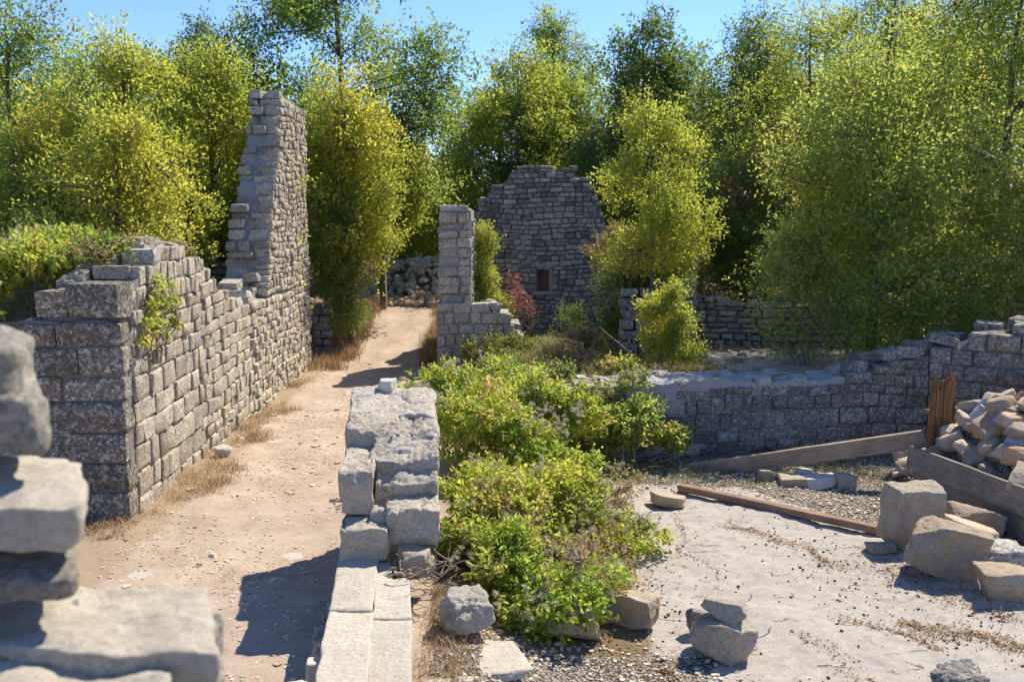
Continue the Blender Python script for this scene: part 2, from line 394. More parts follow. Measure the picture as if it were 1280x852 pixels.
# ------------------------------------------------------------------ terrain
def xwall(y): return -4.42 - 0.027 * (y - 11.2)            # path face of the left wall
def yterr(x): return np.where(x < 6.5, 15.0, 15.0 - 0.75 * (x - 6.5))
def hgt(x, y, detail=True):
    x = np.asarray(x, float); y = np.asarray(y, float)
    z = np.zeros_like(x)
    sx_ = sstep(x, -1.4, -0.6)
    far = sstep((y - 4.5 * sx_), 23.0, 31.0)
    z = z + 0.85 * far + 0.02 * np.clip(y - 31, 0, 60)
    # left bank behind the left wall
    lb = sstep(-(x - xwall(y)), 0.25, 0.75) * sstep(y, 11.5, 12.1)
    lbh = 1.85 * (1 - sstep(y, 21.0, 25.0) * 0.75)
    z = np.where(lb > 0, np.maximum(z, lb * lbh), z)
    # terrace behind the right wall
    tb = sstep(y - yterr(x), 0.05, 0.5) * sstep(x, -0.6, 0.9)
    z = np.where(tb > 0, np.maximum(z, tb * (0.86 - 0.40 * sstep(y, 18.5, 24.0) * (1 - sstep(x, 3.0, 3.7)))), z)
    # heap of rubble behind the board
    xb = 5.12 + (12.3 - y) * 0.23
    hp = sstep(x - xb, 0.02, 0.9) * sstep(y, 9.6, 10.4) * (1 - sstep(y, 12.4, 13.8)) * (1 - sstep(x, 7.6, 9.5))
    hb = sstep(x - xb, 0.0, 0.06) * sstep(y, 9.0, 10.0) * (1 - sstep(y, 12.25, 12.7)) * (1 - sstep(x, 7.6, 9.5))
    z = z + hp * 0.80 + hb * 0.40
    # soil beside the sill
    sb = sstep(x, -1.3, -0.9) * (1 - sstep(x, -0.55, 0.6)) * sstep(y, 4, 5) * (1 - sstep(y, 12, 14))
    z = z + sb * 0.28
    if detail:
        p = np.stack([x.ravel(), y.ravel(), np.zeros(x.size)], 1)
        n = fbm(p * 0.6, 3, 3).reshape(x.shape) * 0.05 + fbm(p * 3.0, 9, 4).reshape(x.shape) * 0.018
        n2 = fbm(p * 11.0, 29, 2).reshape(x.shape) * 0.010 + fbm(p * np.array([1.9, .5, 1]) + 5, 33, 3).reshape(x.shape) * .035 * ((x < -1.2) & (y > 4) & (y < 30))
        rough = sstep(np.abs(y), 25, 60)
        z = z + n + n2 + rough * fbm(p * 0.05, 5, 3).reshape(x.shape) * 1.5
        # bedrock steps on the slab floor
        sx = sstep(x, 0.8, 1.4) * (1 - sstep(y, 12.6, 13.4))
        st = fbm(np.stack([(x * .9 + y * .35).ravel(), (y * 1.3 - x * .3).ravel(), np.zeros(x.size)], 1), 41, 3).reshape(x.shape)
        z = z + sx * (0.025 * np.floor(st * 4) / 1.0) * 0.6
    return z
def H1(x, y): return float(hgt(np.array([x]), np.array([y]))[0])

def build_ground():
    def lines(segs):
        o = []
        for a, b, s in segs: o.append(np.arange(a, b, s))
        return np.concatenate(o)
    xs = lines([(-1500, -300, 200), (-300, -60, 40), (-60, -15, 5), (-15, -5.5, 0.5), (-5.5, 7.6, 0.055), (7.6, 15, 0.4), (15, 60, 5), (60, 300, 40), (300, 1501, 200)])
    ys = lines([(-1500, -300, 200), (-300, -50, 40), (-50, -4, 4), (-4, 5.5, 0.5), (5.5, 13.5, 0.055), (13.5, 25, 0.12), (25, 42, 0.4), (42, 70, 3), (70, 300, 30), (300, 1501, 200)])
    X, Y = np.meshgrid(xs, ys); Z = hgt(X, Y)
    nx, ny = len(xs), len(ys)
    V = np.stack([X.ravel(), Y.ravel(), Z.ravel()], 1)
    i = np.arange(ny - 1)[:, None] * nx + np.arange(nx - 1)[None, :]
    F = np.stack([i, i + 1, i + nx + 1, i + nx], -1).reshape(-1, 4)
    x, y = X.ravel(), Y.ravel()
    nn = fbm(np.stack([x, y, 0 * x], 1) * 0.9, 77, 3)
    # zones
    xs_ = 0.75 + 0.25 * np.sin(y * 1.3) + nn * 0.35
    slab = sstep(x - xs_, -0.1, 0.2) * (1 - sstep(y, 12.9, 13.4))
    # shoulder of gravel: band from (5.2,8.6)-(3.2,12) and along right wall
    gline = x - (5.15 - 0.62 * (y - 9.0))          # >0 right of the line
    gravel = sstep(gline, -0.1, 0.25) * sstep(y, 8.0, 8.6) * (y < 15) * (x > .5)
    gravel = np.maximum(gravel, sstep(y, 12.4, 13.0) * sstep(x, 0.5, 1.2) * (y < 15.0))
    front = (1 - sstep(y, 7.35, 7.75)) * (1 - sstep(x, 1.2 + nn, 1.8 + nn)) * sstep(x, -0.7, -0.5)
    gravel = np.maximum(gravel, front * 0.9)
    gravel = np.clip(gravel, 0, 1)
    path = (1 - sstep(x, -1.0, -0.7)) * sstep(x - xwall(y), -0.6, 0.0)
    litter = np.zeros_like(x)
    litter = np.maximum(litter, sstep(x, -0.75, -0.6) * (1 - sstep(x, 0.9, 1.4)) * sstep(y, 7.3, 7.8) * (y < 15))
    litter = np.maximum(litter, ((x < xwall(y) - 0.4) & (y > 11.4)) * 1.0)
    litter = np.maximum(litter, ((x > -1.2) & (y > 15.0)) * 1.0)
    litter = np.maximum(litter, (x < -9) * 1.0); litter = np.maximum(litter, (y > 30) * 1.0)
    litter = np.maximum(litter, (x > 9.5) * 1.0)
    ter = sstep(x, 3.3, 3.9) * (1 - sstep(x, 6.6, 7.4)) * sstep(y, 15.2, 15.6) * (1 - sstep(y, 19.2, 19.9))
    litter = litter * (1 - ter); slab = np.maximum(slab, ter)
    st = (1 - sstep(x - xwall(y), 0.25 + 0.25 * nn, 0.75 + 0.3 * nn)) * (x > xwall(y) - 0.5)
    st = np.maximum(st, sstep(x, -2.1, -1.8) * (y > 11) * (y < 30) * (x < -0.5))
    slab = slab * (x > 0.2); 
    me = mesh('ground', V, F, M['ground'], True, dict(slab=slab, gravel=gravel, litter=litter, straw=st * 0.75))
    o = link('ground', me, kind='structure')
    return o
build_ground()

# ------------------------------------------------------------------ rock meshes
def cube_dirs(n):
    """cube-sphere: directions + quads, welded"""
    V = {}; F = []
    vl = []
    def vid(p):
        k = tuple(p)
        if k not in V: V[k] = len(vl); vl.append(p)
        return V[k]
    for ax in range(3):
        for s in (-1, 1):
            for i in range(n):
                for j in range(n):
                    q = []
                    for (a, b) in ((i, j), (i + 1, j), (i + 1, j + 1), (i, j + 1)):
                        p = [0, 0, 0]; p[ax] = s * n; p[(ax + 1) % 3] = 2 * a - n; p[(ax + 2) % 3] = 2 * b - n
                        q.append(vid(p))
                    F.append(q if s > 0 else q[::-1])
    v = np.array(vl, float) / n
    return v, np.array(F)
_CD = {}
def cdirs(n):
    if n not in _CD: _CD[n] = cube_dirs(n)
    return _CD[n]

def rbox(n, r):
    v, F = cdirs(n); v = v * 1.0
    inner = np.clip(v, -1 + r, 1 - r); d = v - inner; l = np.linalg.norm(d, axis=1)[:, None]
    p = inner + np.where(l > 1e-6, d / np.maximum(l, 1e-6) * np.minimum(l, r), 0)
    return p / 2, F

def rock_geo(seed, n=6, block=0.5, chips=7, noise=0.04, taper=0.0, sharp=24):
    """unit-box rock: intersection of half-spaces softened, plus noise. block 1 = squared."""
    rs = np.random.RandomState(seed)
    v, F = cdirs(n)
    d = v / np.linalg.norm(v, axis=1)[:, None]
    if block > 0.8: d = (v * 0.8 + d * 0.2); d /= np.linalg.norm(d, axis=1)[:, None]
    P = []; off = []
    for ax in range(3):
        for s in (-1, 1):
            nrm = np.zeros(3); nrm[ax] = s; nrm += rs.normal(0, 0.05 + 0.16 * (1 - block), 3); nrm /= np.linalg.norm(nrm)
            P.append(nrm); off.append(1.0 + rs.uniform(-0.04, 0.04))
    for c in range(chips):
        nrm = rs.normal(0, 1, 3); nrm /= np.linalg.norm(nrm)
        sup = np.abs(nrm).sum()
        P.append(nrm); off.append(sup * rs.uniform(0.50 + 0.34 * block, 0.76 + 0.22 * block))
    P = np.array(P); off = np.array(off)
    dots = d @ P.T
    t = off[None, :] / np.maximum(dots, 1e-3)
    # soft minimum for slightly worn arrises
    r = (np.sum(np.maximum(t, 1e-3) ** (-sharp), axis=1)) ** (-1.0 / sharp)
    p = d * r[:, None]
    p += d * (fbm(d * 2.2 + seed, seed, 4) * noise * 2 + fbm(d * 6 + seed, seed + 5, 3) * noise)[:, None]
    lo, hi = p.min(0), p.max(0)
    p = (p - (lo + hi) / 2) / (hi - lo)
    return p, F

def face_geo(seed, n=3, pillow=0.12, jit=0.04, depth_cham=0.10):
    """wall stone: rough front (local -Y), sides going back to y=1. ~42 tris"""
    rs = np.random.RandomState(seed)
    g = np.linspace(-0.5, 0.5, n + 1)
    g[1] = -0.5 + 0.10; g[-2] = 0.5 - 0.10
    X, Z = np.meshgrid(g, g)
    X = X.copy(); Z = Z.copy()
    m = n + 1
    border = np.zeros((m, m), bool); border[0] = border[-1] = True; border[:, 0] = border[:, -1] = True
    Yv = np.where(border, 0.0, -pillow) + rs.uniform(-0.03, 0.03, (m, m))
    corner = np.zeros((m, m), bool); corner[0, 0] = corner[0, -1] = corner[-1, 0] = corner[-1, -1] = True
    X += rs.uniform(-jit, jit, (m, m)) * 0.8; Z += rs.uniform(-jit, jit, (m, m))
    X[corner] *= 0.975; Z[corner] *= 0.975
    X[~border] += rs.uniform(-0.04, 0.04, (~border).sum()); Z[~border] += rs.uniform(-0.05, 0.05, (~border).sum())
    V = np.stack([X.ravel(), Yv.ravel(), Z.ravel()], 1)
    i = np.arange(n)[:, None] * m + np.arange(n)[None, :]
    Ff = np.stack([i, i + 1, i + m + 1, i + m], -1).reshape(-1, 4)
    ring = list(range(0, m)) + [m * r + n for r in range(1, m)] + [m * n + c for c in range(n - 1, -1, -1)] + [m * r for r in range(n - 1, 0, -1)]
    nb = len(V); B = V[ring].copy(); B[:, 1] = 1.0; B[:, [0, 2]] *= 0.96
    V = np.vstack([V, B]); k = len(ring)
    a = np.array(ring); b = np.roll(a, -1); ai = nb + np.arange(k); bi = np.roll(ai, -1)
    Fs = np.stack([a, ai, bi, b], 1)
    F = np.vstack([Ff, Fs]); sm = np.zeros(len(F), bool); sm[:len(Ff)] = (seed % 3 == 0)
    return V, F, sm

POOL = {}
def pool(kind, i, mat):
    key = (kind, i, mat)
    if key in POOL: return POOL[key]
    if kind == 'ashlar': V, F, sm = face_geo(100 + i, 3, 0.05, 0.022)
    elif kind == 'rubble': V, F, sm = face_geo(300 + i, 3, 0.12, 0.05)
    elif kind == 'block': V, F = rock_geo(500 + i, 3, 0.92, 5, 0.03, sharp=30); sm = np.zeros(len(F), bool)
    elif kind == 'rock': V, F = rock_geo(700 + i, 3, 0.35, 9, 0.04, sharp=30); sm = np.zeros(len(F), bool)
    elif kind == 'pebble': V, F = rock_geo(900 + i, 2, 0.2, 6, 0.03); sm = np.zeros(len(F), bool)
    me = mesh(kind + '_stone', V, F, M[mat], sm)
    POOL[key] = (me, V, F, sm)
    return POOL[key]
NV = {'ashlar': 14, 'rubble': 16, 'block': 12, 'rock': 14, 'pebble': 8}

class Stones:
    """collects the stones of one wall, then links the 300 that show largest as parts and joins the rest"""
    def __init__(self): self.e = []
    def add(self, kind, loc, X, Y, Z, size, mat, rnd):
        """axes X,Y,Z unit columns; size (w,depth,h)"""
        Mx = np.eye(4); Mx[:3, 0] = np.array(X) * size[0]; Mx[:3, 1] = np.array(Y) * size[1]; Mx[:3, 2] = np.array(Z) * size[2]; Mx[:3, 3] = loc
        d = math.dist(loc, (0, 0, CAM_H))
        # which faces the camera
        vis = 1.0
        if kind in ('ashlar', 'rubble'):
            vis = max(0.02, float(np.dot(-np.array(Y), (np.array([0, 0, CAM_H]) - np.array(loc)) / d)))
        s = sorted(size)
        area = size[0] * size[2] * vis / d / d if kind in ('ashlar', 'rubble') else s[1] * s[2] / d / d
        self.e.append((area, kind, rnd.randrange(NV[kind]), Mx, mat))
    def finish(self, parent, cap=295):
        pl = np.array(parent.location)
        self.e.sort(key=lambda t: -t[0])
        for a, kind, i, Mx, mat in self.e[:cap]:
            me = pool(kind, i, mat)[0]
            o = link('stone', me, parent)
            m = Mx.copy(); m[:3, 3] -= pl
            o.matrix_local = Matrix(m.tolist())
        rest = self.e[cap:]
        bym = {}
        for t in rest: bym.setdefault(t[4], []).append(t)
        for mat, L in bym.items():
            Vs = []; Fs = []; S = []; nv = 0
            for a, kind, i, Mx, _ in L:
                _, V, F, sm = pool(kind, i, mat)
                Vs.append(V @ Mx[:3, :3].T + Mx[:3, 3] - pl); Fs.append(F + nv); S.append(sm); nv += len(V)
            link('small_stones', mesh('small_stones', np.vstack(Vs), np.vstack(Fs), M[mat], np.concatenate(S)), parent, kind='stuff')

def norm(v): v = np.array(v, float); return v / np.linalg.norm(v)

def jitter_axes(X, Y, Z, rnd, deg):
    from mathutils import Euler
    e = Euler((rnd.gauss(0, R(deg)), rnd.gauss(0, R(deg)), rnd.gauss(0, R(deg)))).to_matrix()
    B = Matrix((X, Y, Z)).transposed() @ e
    c = np.array(B); return c[:, 0], c[:, 1], c[:, 2]

def lay(S, P0, U, Nn, L, top, z0, heights, lens, rnd, kind='ashlar', mat='ashlar', joint=0.014, depth=0.26, bulge=0.02,
        hole=None, start=None, jit=1.0, matf=None, ragged=0.5, wave=0.02, end=None):
    """lay courses of facing stones. top(u) height of the wall; heights=(lo,hi) or function of z; start(z) first u"""
    P0 = np.array(P0, float); U = norm(U); Nn = norm(Nn); Zv = np.array([0, 0, 1.0])
    z = z0; c = 0
    ph = rnd.uniform(0, 6)
    wv_ = lambda u, zz: wave * (math.sin(u * 1.3 + ph + zz * .8) + .6 * math.sin(u * 3.1 + ph * 2 + zz * 2))
    while z < 12:
        lo, hi = heights(z) if callable(heights) else heights
        h = rnd.uniform(lo, hi)
        ll, lh = lens(z) if callable(lens) else lens
        if end: L = end(z + h / 2)
        u = start(z + h / 2) if start else 0.0
        any_ = False
        first = True
        while u < L - 0.03:
            l = rnd.uniform(ll, lh)
            if first and not start and c % 2: l *= 0.6
            first = False
            if L - (u + l) < ll * 0.6: l = L - u
            uc = u + l / 2
            ok = z + h * (1 - ragged) <= top(uc)
            if ok and hole:
                a0, a1, b0, b1 = hole
                if uc + l / 2 > a0 + .02 and uc - l / 2 < a1 - .02 and z + h > b0 + .02 and z < b1 - .02:
                    # trim the stone to the jamb
                    if u < a0: 
                        l2 = a0 - u
                        if l2 > 0.05:
                            X, Y, Z = U, -Nn, Zv
                            S.add(kind, P0 + U * (u + l2 / 2) + Zv * (z + h / 2), X, Y, Z, (l2 - joint, depth, h - joint), mat, rnd)
                    if u + l > a1:
                        l2 = u + l - a1
                        if l2 > 0.05:
                            S.add(kind, P0 + U * (a1 + l2 / 2) + Zv * (z + h / 2), U, -Nn, Zv, (l2 - joint, depth, h - joint), mat, rnd)
                    any_ = True; u += l; continue
            if ok:
                any_ = True
                X, Y, Z = jitter_axes(U, -Nn, Zv, rnd, jit)
                hh = h - joint * rnd.uniform(0.7, 1.8); l_ = l - joint * rnd.uniform(0.7, 1.8)
                mt = matf(uc, z, rnd) if matf else mat
                # split some tall stones in two thin ones
                if kind == 'rubble' and rnd.random() < 0.18 and h > 0.14:
                    for q in (0, 1):
                        S.add(kind, P0 + U * uc + Nn * rnd.uniform(-bulge, bulge) + Zv * (z + wv_(uc, z) + h * (0.25 + 0.5 * q)), X, Y, Z, (l_, depth, hh / 2 - joint / 2), mt, rnd)
                else:
                    S.add(kind, P0 + U * uc + Nn * rnd.uniform(-bulge, bulge) + Zv * (z + h / 2 + wv_(uc, z) + rnd.uniform(-.006, .006)), X, Y, Z, (l_, depth, hh * rnd.uniform(.93, 1.04)), mt, rnd)
            u += l
        z += h; c += 1
        if not any_ and z > z0 + 0.3: break

def core(parent, P0, U, Nn, L, top, z0, thick, mat, inset=0.03, step=0.2, seed=0, rough=0.04, hole=None, endcap=0.03, start=None):
    """mortar core behind the facing; an uneven top"""
    P0 = np.array(P0, float); U = norm(U); Nn = norm(Nn); pl = np.array(parent.location)
    def seg(u0, u1, zb, zt):   # zt function or None->top
        nu = max(2, int((u1 - u0) / step) + 1); us = np.linspace(u0, u1, nu); nw = 7
        ws = np.linspace(inset, thick - inset, nw)
        rows = []
        for u in us:
            b = P0 + U * u
            t = zt(u) if callable(zt) else zt
            t = max(t, zb + 0.02)
            r = [b - Nn * ws[0] + [0, 0, zb]]
            for k_ in range(1, 4): r.append(b - Nn * (ws[0] - 0.012 * math.sin(u * 9 + k_ * 2)) + np.array([0, 0, zb + (t - zb) * k_ / 4]))
            for w_ in ws: r.append(b - Nn * w_ + np.array([0, 0, t]))
            r.append(b - Nn * ws[-1] + [0, 0, zb])
            rows.append(r)
        V = np.array(rows); k = V.shape[1]
        tp = V[:, 4:-1]; q = tp.reshape(-1, 3)
        q = q + np.array([0, 0, 1.0]) * (fbm(q * 3.5, seed, 4) * rough * 2)[:, None]
        V[:, 4:-1] = q.reshape(tp.shape)
        V = V.reshape(-1, 3) - pl
        F = []
        for a in range(nu - 1):
            for b_ in range(k - 1):
                i = a * k + b_; F.append([i, i + k, i + k + 1, i + 1])
        F = np.array(F)
        caps = [list(range(k))[::1], list(range((nu - 1) * k, nu * k))[::-1]]
        return V, F, np.array(caps)
    parts = []
    if hole:
        a0, a1, b0, b1 = hole
        parts = [(0, a0, z0, top), (a1, L, z0, top), (a0, a1, z0, b0), (a0, a1, b1, top)]
    else: parts = [(0, L, z0, top)]
    Vs = []; F4 = []; Fc = []; nv = 0
    for p in parts:
        V, F, Cp = seg(*p); Vs.append(V); F4.append(F + nv); Fc.append(Cp + nv); nv += len(V)
    return link('mortar_core', mesh('mortar_core', np.vstack(Vs), [np.vstack(F4), np.vstack(Fc)], M[mat], False), parent)

def interp(pts):
    xs = [p[0] for p in pts]; ys = [p[1] for p in pts]
    return lambda u: float(np.interp(u, xs, ys))

# ------------------------------------------------------------------ 1. left wall with tall fragment
def left_wall():
    rnd = random.Random(11)
    t = thing('ruined_wall', 'long sunlit ashlar wall left of the path, dipping then rising to a tall jagged fragment', 'stone wall', (-4.42, 11.2, 0))
    S = Stones()
    A = np.array([-4.42, 11.2, 0]); Bp = np.array([xwall(23.2), 23.2, 0])
    U = norm(Bp - A); Nn = np.array([U[1], -U[0], 0]); L = np.linalg.norm(Bp - A)
    low = interp([(0, 2.72), (0.5, 2.74), (0.9, 2.95), (1.8, 3.12), (2.8, 3.0), (3.7, 2.65), (5.0, 2.12), (6.0, 2.0), (7.25, 1.97), (7.3, 1.95), (20, 1.95)])
    def ts(z): # start of the tall fragment at height z
        return float(np.interp(z, [1.9, 2.6, 3.6, 4.6, 5.3, 5.9], [7.3, 7.75, 8.15, 8.75, 9.05, 9.35]))
    # lower wall incl. base of the fragment
    q0 = 0.30
    hz = lambda z: (0.25, 0.33) if z < 1.5 else (0.16, 0.25)
    lz = lambda z: (0.22, 0.48) if z < 1.5 else (0.14, 0.36)
    ez = lambda z: .16 * math.sin(z * 9) + .12 * math.sin(z * 23 + 1)
    lay(S, A + U * q0, U, Nn, 3.1 - q0, lambda u: min(low(u + q0), 3.4), -0.12, hz, lz, rnd, 'ashlar', 'ashlar', 0.008, 0.3, 0.026, jit=2.2, ragged=0.4, wave=.012, end=lambda z: 2.8 + ez(z))
    lay(S, A + U * 3.1, U, Nn, 3.2, lambda u: low(u + 3.1), -0.12, (.15, .24), (.16, .42), rnd, 'ashlar', 'ashlar', 0.008, 0.3, 0.026, jit=2.4, ragged=0.4, wave=.02, start=ez, end=lambda z: 3.2 + ez(z + 1.3))
    lay(S, A + U * 6.3, U, Nn, L - 6.3, lambda u: low(u + 6.3), -0.12, (.12, .21), (.13, .38), rnd, 'rubble', 'ashlar', 0.006, 0.3, 0.026, jit=2.6, ragged=0.4, wave=.025, start=lambda z: ez(z + 1.3))
    # tall fragment face: small coursed rubble
    def ft(u): return 5.82 if u < L - 0.05 else 5.7
    lay(S, A, U, Nn, L, ft, 2.0, (0.09, 0.17), (0.09, 0.30), rnd, 'rubble', 'ashlar', 0.005, 0.25, 0.03, start=ts, jit=3, ragged=0.5, wave=.03)
    core(t, A + U * .12, U, Nn, 7.23, lambda u: low(u + .12) - 0.10, -0.2, 0.95, 'mortar', 0.022, seed=1, rough=0.06)
    # core of the tall fragment as a ragged slab (profile polygon)
    prof = [(7.3, -0.2)] + [(ts(z) + 0.06 + rnd.uniform(-.05, .07), z) for z in np.arange(1.9, 5.85, 0.16)] + [(L - 0.04, 5.72), (L - 0.04, -0.2)]
    th = 0.9; V = []
    tw = lambda zz: float(np.interp(zz, [2, 3, 5.8], [.86, .80, .58]))
    for off in (0.03, th - 0.03):
        for (u, z) in prof: V.append(A + U * u - Nn * (off if off < .1 else tw(z) - .05) + np.array([0, 0, z]) - np.array(t.location))
    n = len(prof); F = [[i, (i + 1) % n, n + (i + 1) % n, n + i] for i in range(n)]
    me = bpy.data.meshes.new('mortar_core')
    me.from_pydata([tuple(v) for v in V], [], F + [list(range(n))[::-1], list(range(n, 2 * n))]); me.materials.append(M['mortar_grey']); me.update()
    link('mortar_core', me, t)
    # ragged toothing on the near end of the tall fragment, facing the camera
    z = 2.0
    while z < 5.85:
        h = rnd.uniform(0.12, 0.22); u0 = ts(z + h / 2)
        wv = 0.0; th = tw(z)
        while wv < th - 0.06:
            wd = min(rnd.uniform(0.22, 0.45), th - wv)
            if th - wv - wd < 0.12: wd = th - wv
            if rnd.random() < 0.85 or wv == 0:
                dp = rnd.uniform(0.22, 0.42); out = rnd.uniform(-0.08, 0.14)
                if wv == 0: out = rnd.uniform(-0.02, 0.05)
                c = A + U * (u0 - out + dp / 2) - Nn * (wv + wd / 2 + (-.005 if wv == 0 else rnd.uniform(-.02, .03))) + np.array([0, 0, z + h / 2])
                X, Y, Z = jitter_axes(Nn * 1.0, U * 1.0, np.array([0, 0, 1.0]), rnd, 3)
                S.add('block', c, -X, -Y if False else Y, Z, (wd * rnd.uniform(.86, 1.0), dp, h * rnd.uniform(0.8, 0.99)), 'grey', rnd)
            wv += wd
        z += h
    # top capping of the tall fragment
    for (u, wv, s) in ((9.6, .2, (.4, .45, .16)), (9.75, .55, (.35, .4, .2)), (10.3, .3, (.5, .5, .14)), (10.9, .35, (.6, .6, .16)), (11.4, .4, (.5, .6, .12))):
        c = A + U * u - Nn * wv + np.array([0, 0, 5.82 + s[2] * .3]); X, Y, Z = jitter_axes(U, Nn, np.array([0, 0, 1.0]), rnd, 5)
        S.add('block', c, X, -Y, Z, s, 'grey', rnd)
    # stones lying on the broken wall top
    for k in range(46):
        u = rnd.uniform(0.4, 7.3); wv = rnd.uniform(0.12, 0.85); s = (rnd.uniform(.2, .42), rnd.uniform(.2, .36), rnd.uniform(.12, .22))
        c = A + U * u - Nn * wv + np.array([0, 0, low(u) - 0.05 + rnd.uniform(-.03, .05)]); X, Y, Z = jitter_axes(U, Nn, np.array([0, 0, 1.0]), rnd, 8)
        S.add('block' if k % 3 else 'rock', c, X, -Y, Z, s, 'ashlar', rnd)
    for (u, wv, zz, s) in ((6.7, .3, 2.08, (.42, .40, .2)), (7.0, .55, 2.24, (.36, .40, .18)), (7.35, .4, 2.1, (.45, .5, .22)), (7.4, .25, 2.36, (.3, .3, .16)), (6.2, .6, 2.05, (.4, .4, .14))):
        c = A + U * u - Nn * wv + np.array([0, 0, zz]); X, Y, Z = jitter_axes(U, Nn, np.array([0, 0, 1.0]), rnd, 4)
        S.add('block', c, X, -Y, Z, s, 'grey', rnd)
    # camera-facing return with large dark lichened quoins
    Ur = np.array([1.0, 0, 0]); Nr = np.array([0, -1.0, 0]); W = 3.6
    tr = interp([(0, 2.2), (1.6, 2.35), (2.4, 2.45), (2.75, 2.5), (3.6, 2.5)])
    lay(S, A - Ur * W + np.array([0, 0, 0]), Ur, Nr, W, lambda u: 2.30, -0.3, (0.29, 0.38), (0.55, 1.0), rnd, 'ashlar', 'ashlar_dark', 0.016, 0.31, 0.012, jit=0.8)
    # big top corner blocks
    def blk(cx, cy, cz, s, mat='ashlar_dark', rz=0):
        X = np.array([math.cos(rz), math.sin(rz), 0]); Y = np.array([-math.sin(rz), math.cos(rz), 0])
        S.add('block', np.array([cx, cy, cz]), X, Y, np.array([0, 0, 1.0]), s, mat, rnd)
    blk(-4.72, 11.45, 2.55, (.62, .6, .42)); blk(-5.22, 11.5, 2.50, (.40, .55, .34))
    blk(-4.78, 11.95, 2.83, (.45, .3, .18), 'ashlar', .2)
    blk(-4.62, 12.45, 3.0, (.42, .45, .22), 'grey', .1); blk(-4.9, 13.0, 3.12, (.5, .5, .24), 'grey', -.2)
    blk(-5.1, 12.3, 2.86, (.5, .45, .2), 'grey', .3)
    core(t, A - Ur * W, Ur, Nr, W - 0.04, lambda u: 2.3, -0.3, 0.9, 'mortar', 0.03, seed=4)
    S.finish(t)
left_wall()

# ------------------------------------------------------------------ 2. door pillar right of the path
def gate_pillar():
    rnd = random.Random(23)
    y0 = 22.4
    xa = D(549, 380, y0)[0]; xb = D(590, 380, y0)[0]; ztop = D(570, 257, y0)[2]; zl = D(570, 381, y0)[2]
    t = thing('ruined_pillar', 'slim jagged stone pillar standing right of the path on a low stub of wall', 'stone pillar', (xa, y0, 0))
    S = Stones(); Zv = np.array([0, 0, 1.0])
    # upper shaft: toothed blocks over the full thickness
    wsh = xb - xa; z = zl; k = 0
    core(t, (xa + .03, y0 + .06, 0), (1, 0, 0), (0, -1, 0), wsh - .05, lambda u: ztop - .1, -0.2, 2.0, 'mortar_grey', 0.02, seed=6)
    while z < ztop - 0.03:
        h = min(rnd.uniform(0.15, 0.25), ztop - z + .02); sp = rnd.uniform(.50, .72) * wsh
        taper = 0.1 * (z - zl) / (ztop - zl) * wsh
        a = xa - 0.0 + rnd.uniform(-.02, .02); b = xb - taper + rnd.uniform(-.05, .04)
        for (l, r_) in ((a, a + sp), (a + sp + .015, b)):
            if r_ - l < .08: continue
            dp = rnd.uniform(.3, .5)
            c = np.array([(l + r_) / 2, y0 - rnd.uniform(-.06, .07) + dp / 2, z + h / 2])
            X, Y, Z = jitter_axes(np.array([1., 0, 0]), np.array([0, 1., 0]), Zv, rnd, 2.5)
            S.add('block', c, X, Y, Z, (r_ - l, dp, h * .93), 'grey', rnd)
        # path side face
        z += h
    lay(S, (xa, y0 + 2.0, 0), (0, -1, 0), (-1, 0, 0), 1.7, lambda u: ztop - .25 * u, 0.0, (.16, .24), (.2, .45), rnd, 'rubble', 'grey')
    lay(S, (xb - .02, y0 + .35, 0), (0, 1, 0), (1, 0, 0), 1.65, lambda u: ztop - .3, 0.0, (.16, .24), (.2, .45), rnd, 'rubble', 'grey')
    # lower stub
    x1 = D(655, 430, y0)[0]
    st = interp([(0, zl), (1.25, zl), (1.30, zl - .18), (1.5, zl - .2), (1.55, zl - .42), (1.75, zl - .5), (1.8, .85), (2.3, .7)])
    Lw = x1 - xa + .05
    lay(S, (xa - .05, y0 - .12, 0), (1, 0, 0), (0, -1, 0), Lw, st, -0.1, (.20, .28), (.22, .42), rnd, 'ashlar', 'grey', .016, .3, .02, jit=2)
    lay(S, (xa - .05, y0 + .9, 0), (0, -1, 0), (-1, 0, 0), .75, lambda u: zl, -0.1, (.20, .28), (.22, .42), rnd, 'ashlar', 'grey', .016, .3, .02, jit=2)
    core(t, (xa - .05, y0 - .12, 0), (1, 0, 0), (0, -1, 0), Lw, lambda u: st(u) - .05, -0.2, 1.0, 'mortar_grey', 0.03, seed=7)
    for kk in range(16):
        u = rnd.uniform(.1, Lw - .1); s = (rnd.uniform(.2, .4), rnd.uniform(.25, .4), rnd.uniform(.08, .15))
        c = np.array([xa + u, y0 + rnd.uniform(0, .7), st(u) + .0]); X, Y, Z = jitter_axes(np.array([1., 0, 0]), np.array([0, 1., 0]), Zv, rnd, 6)
        if c[0] < xb - .1 and c[1] > y0 + .05: continue
        S.add('block', c, X, Y, Z, s, 'grey', rnd)
    S.finish(t)
gate_pillar()

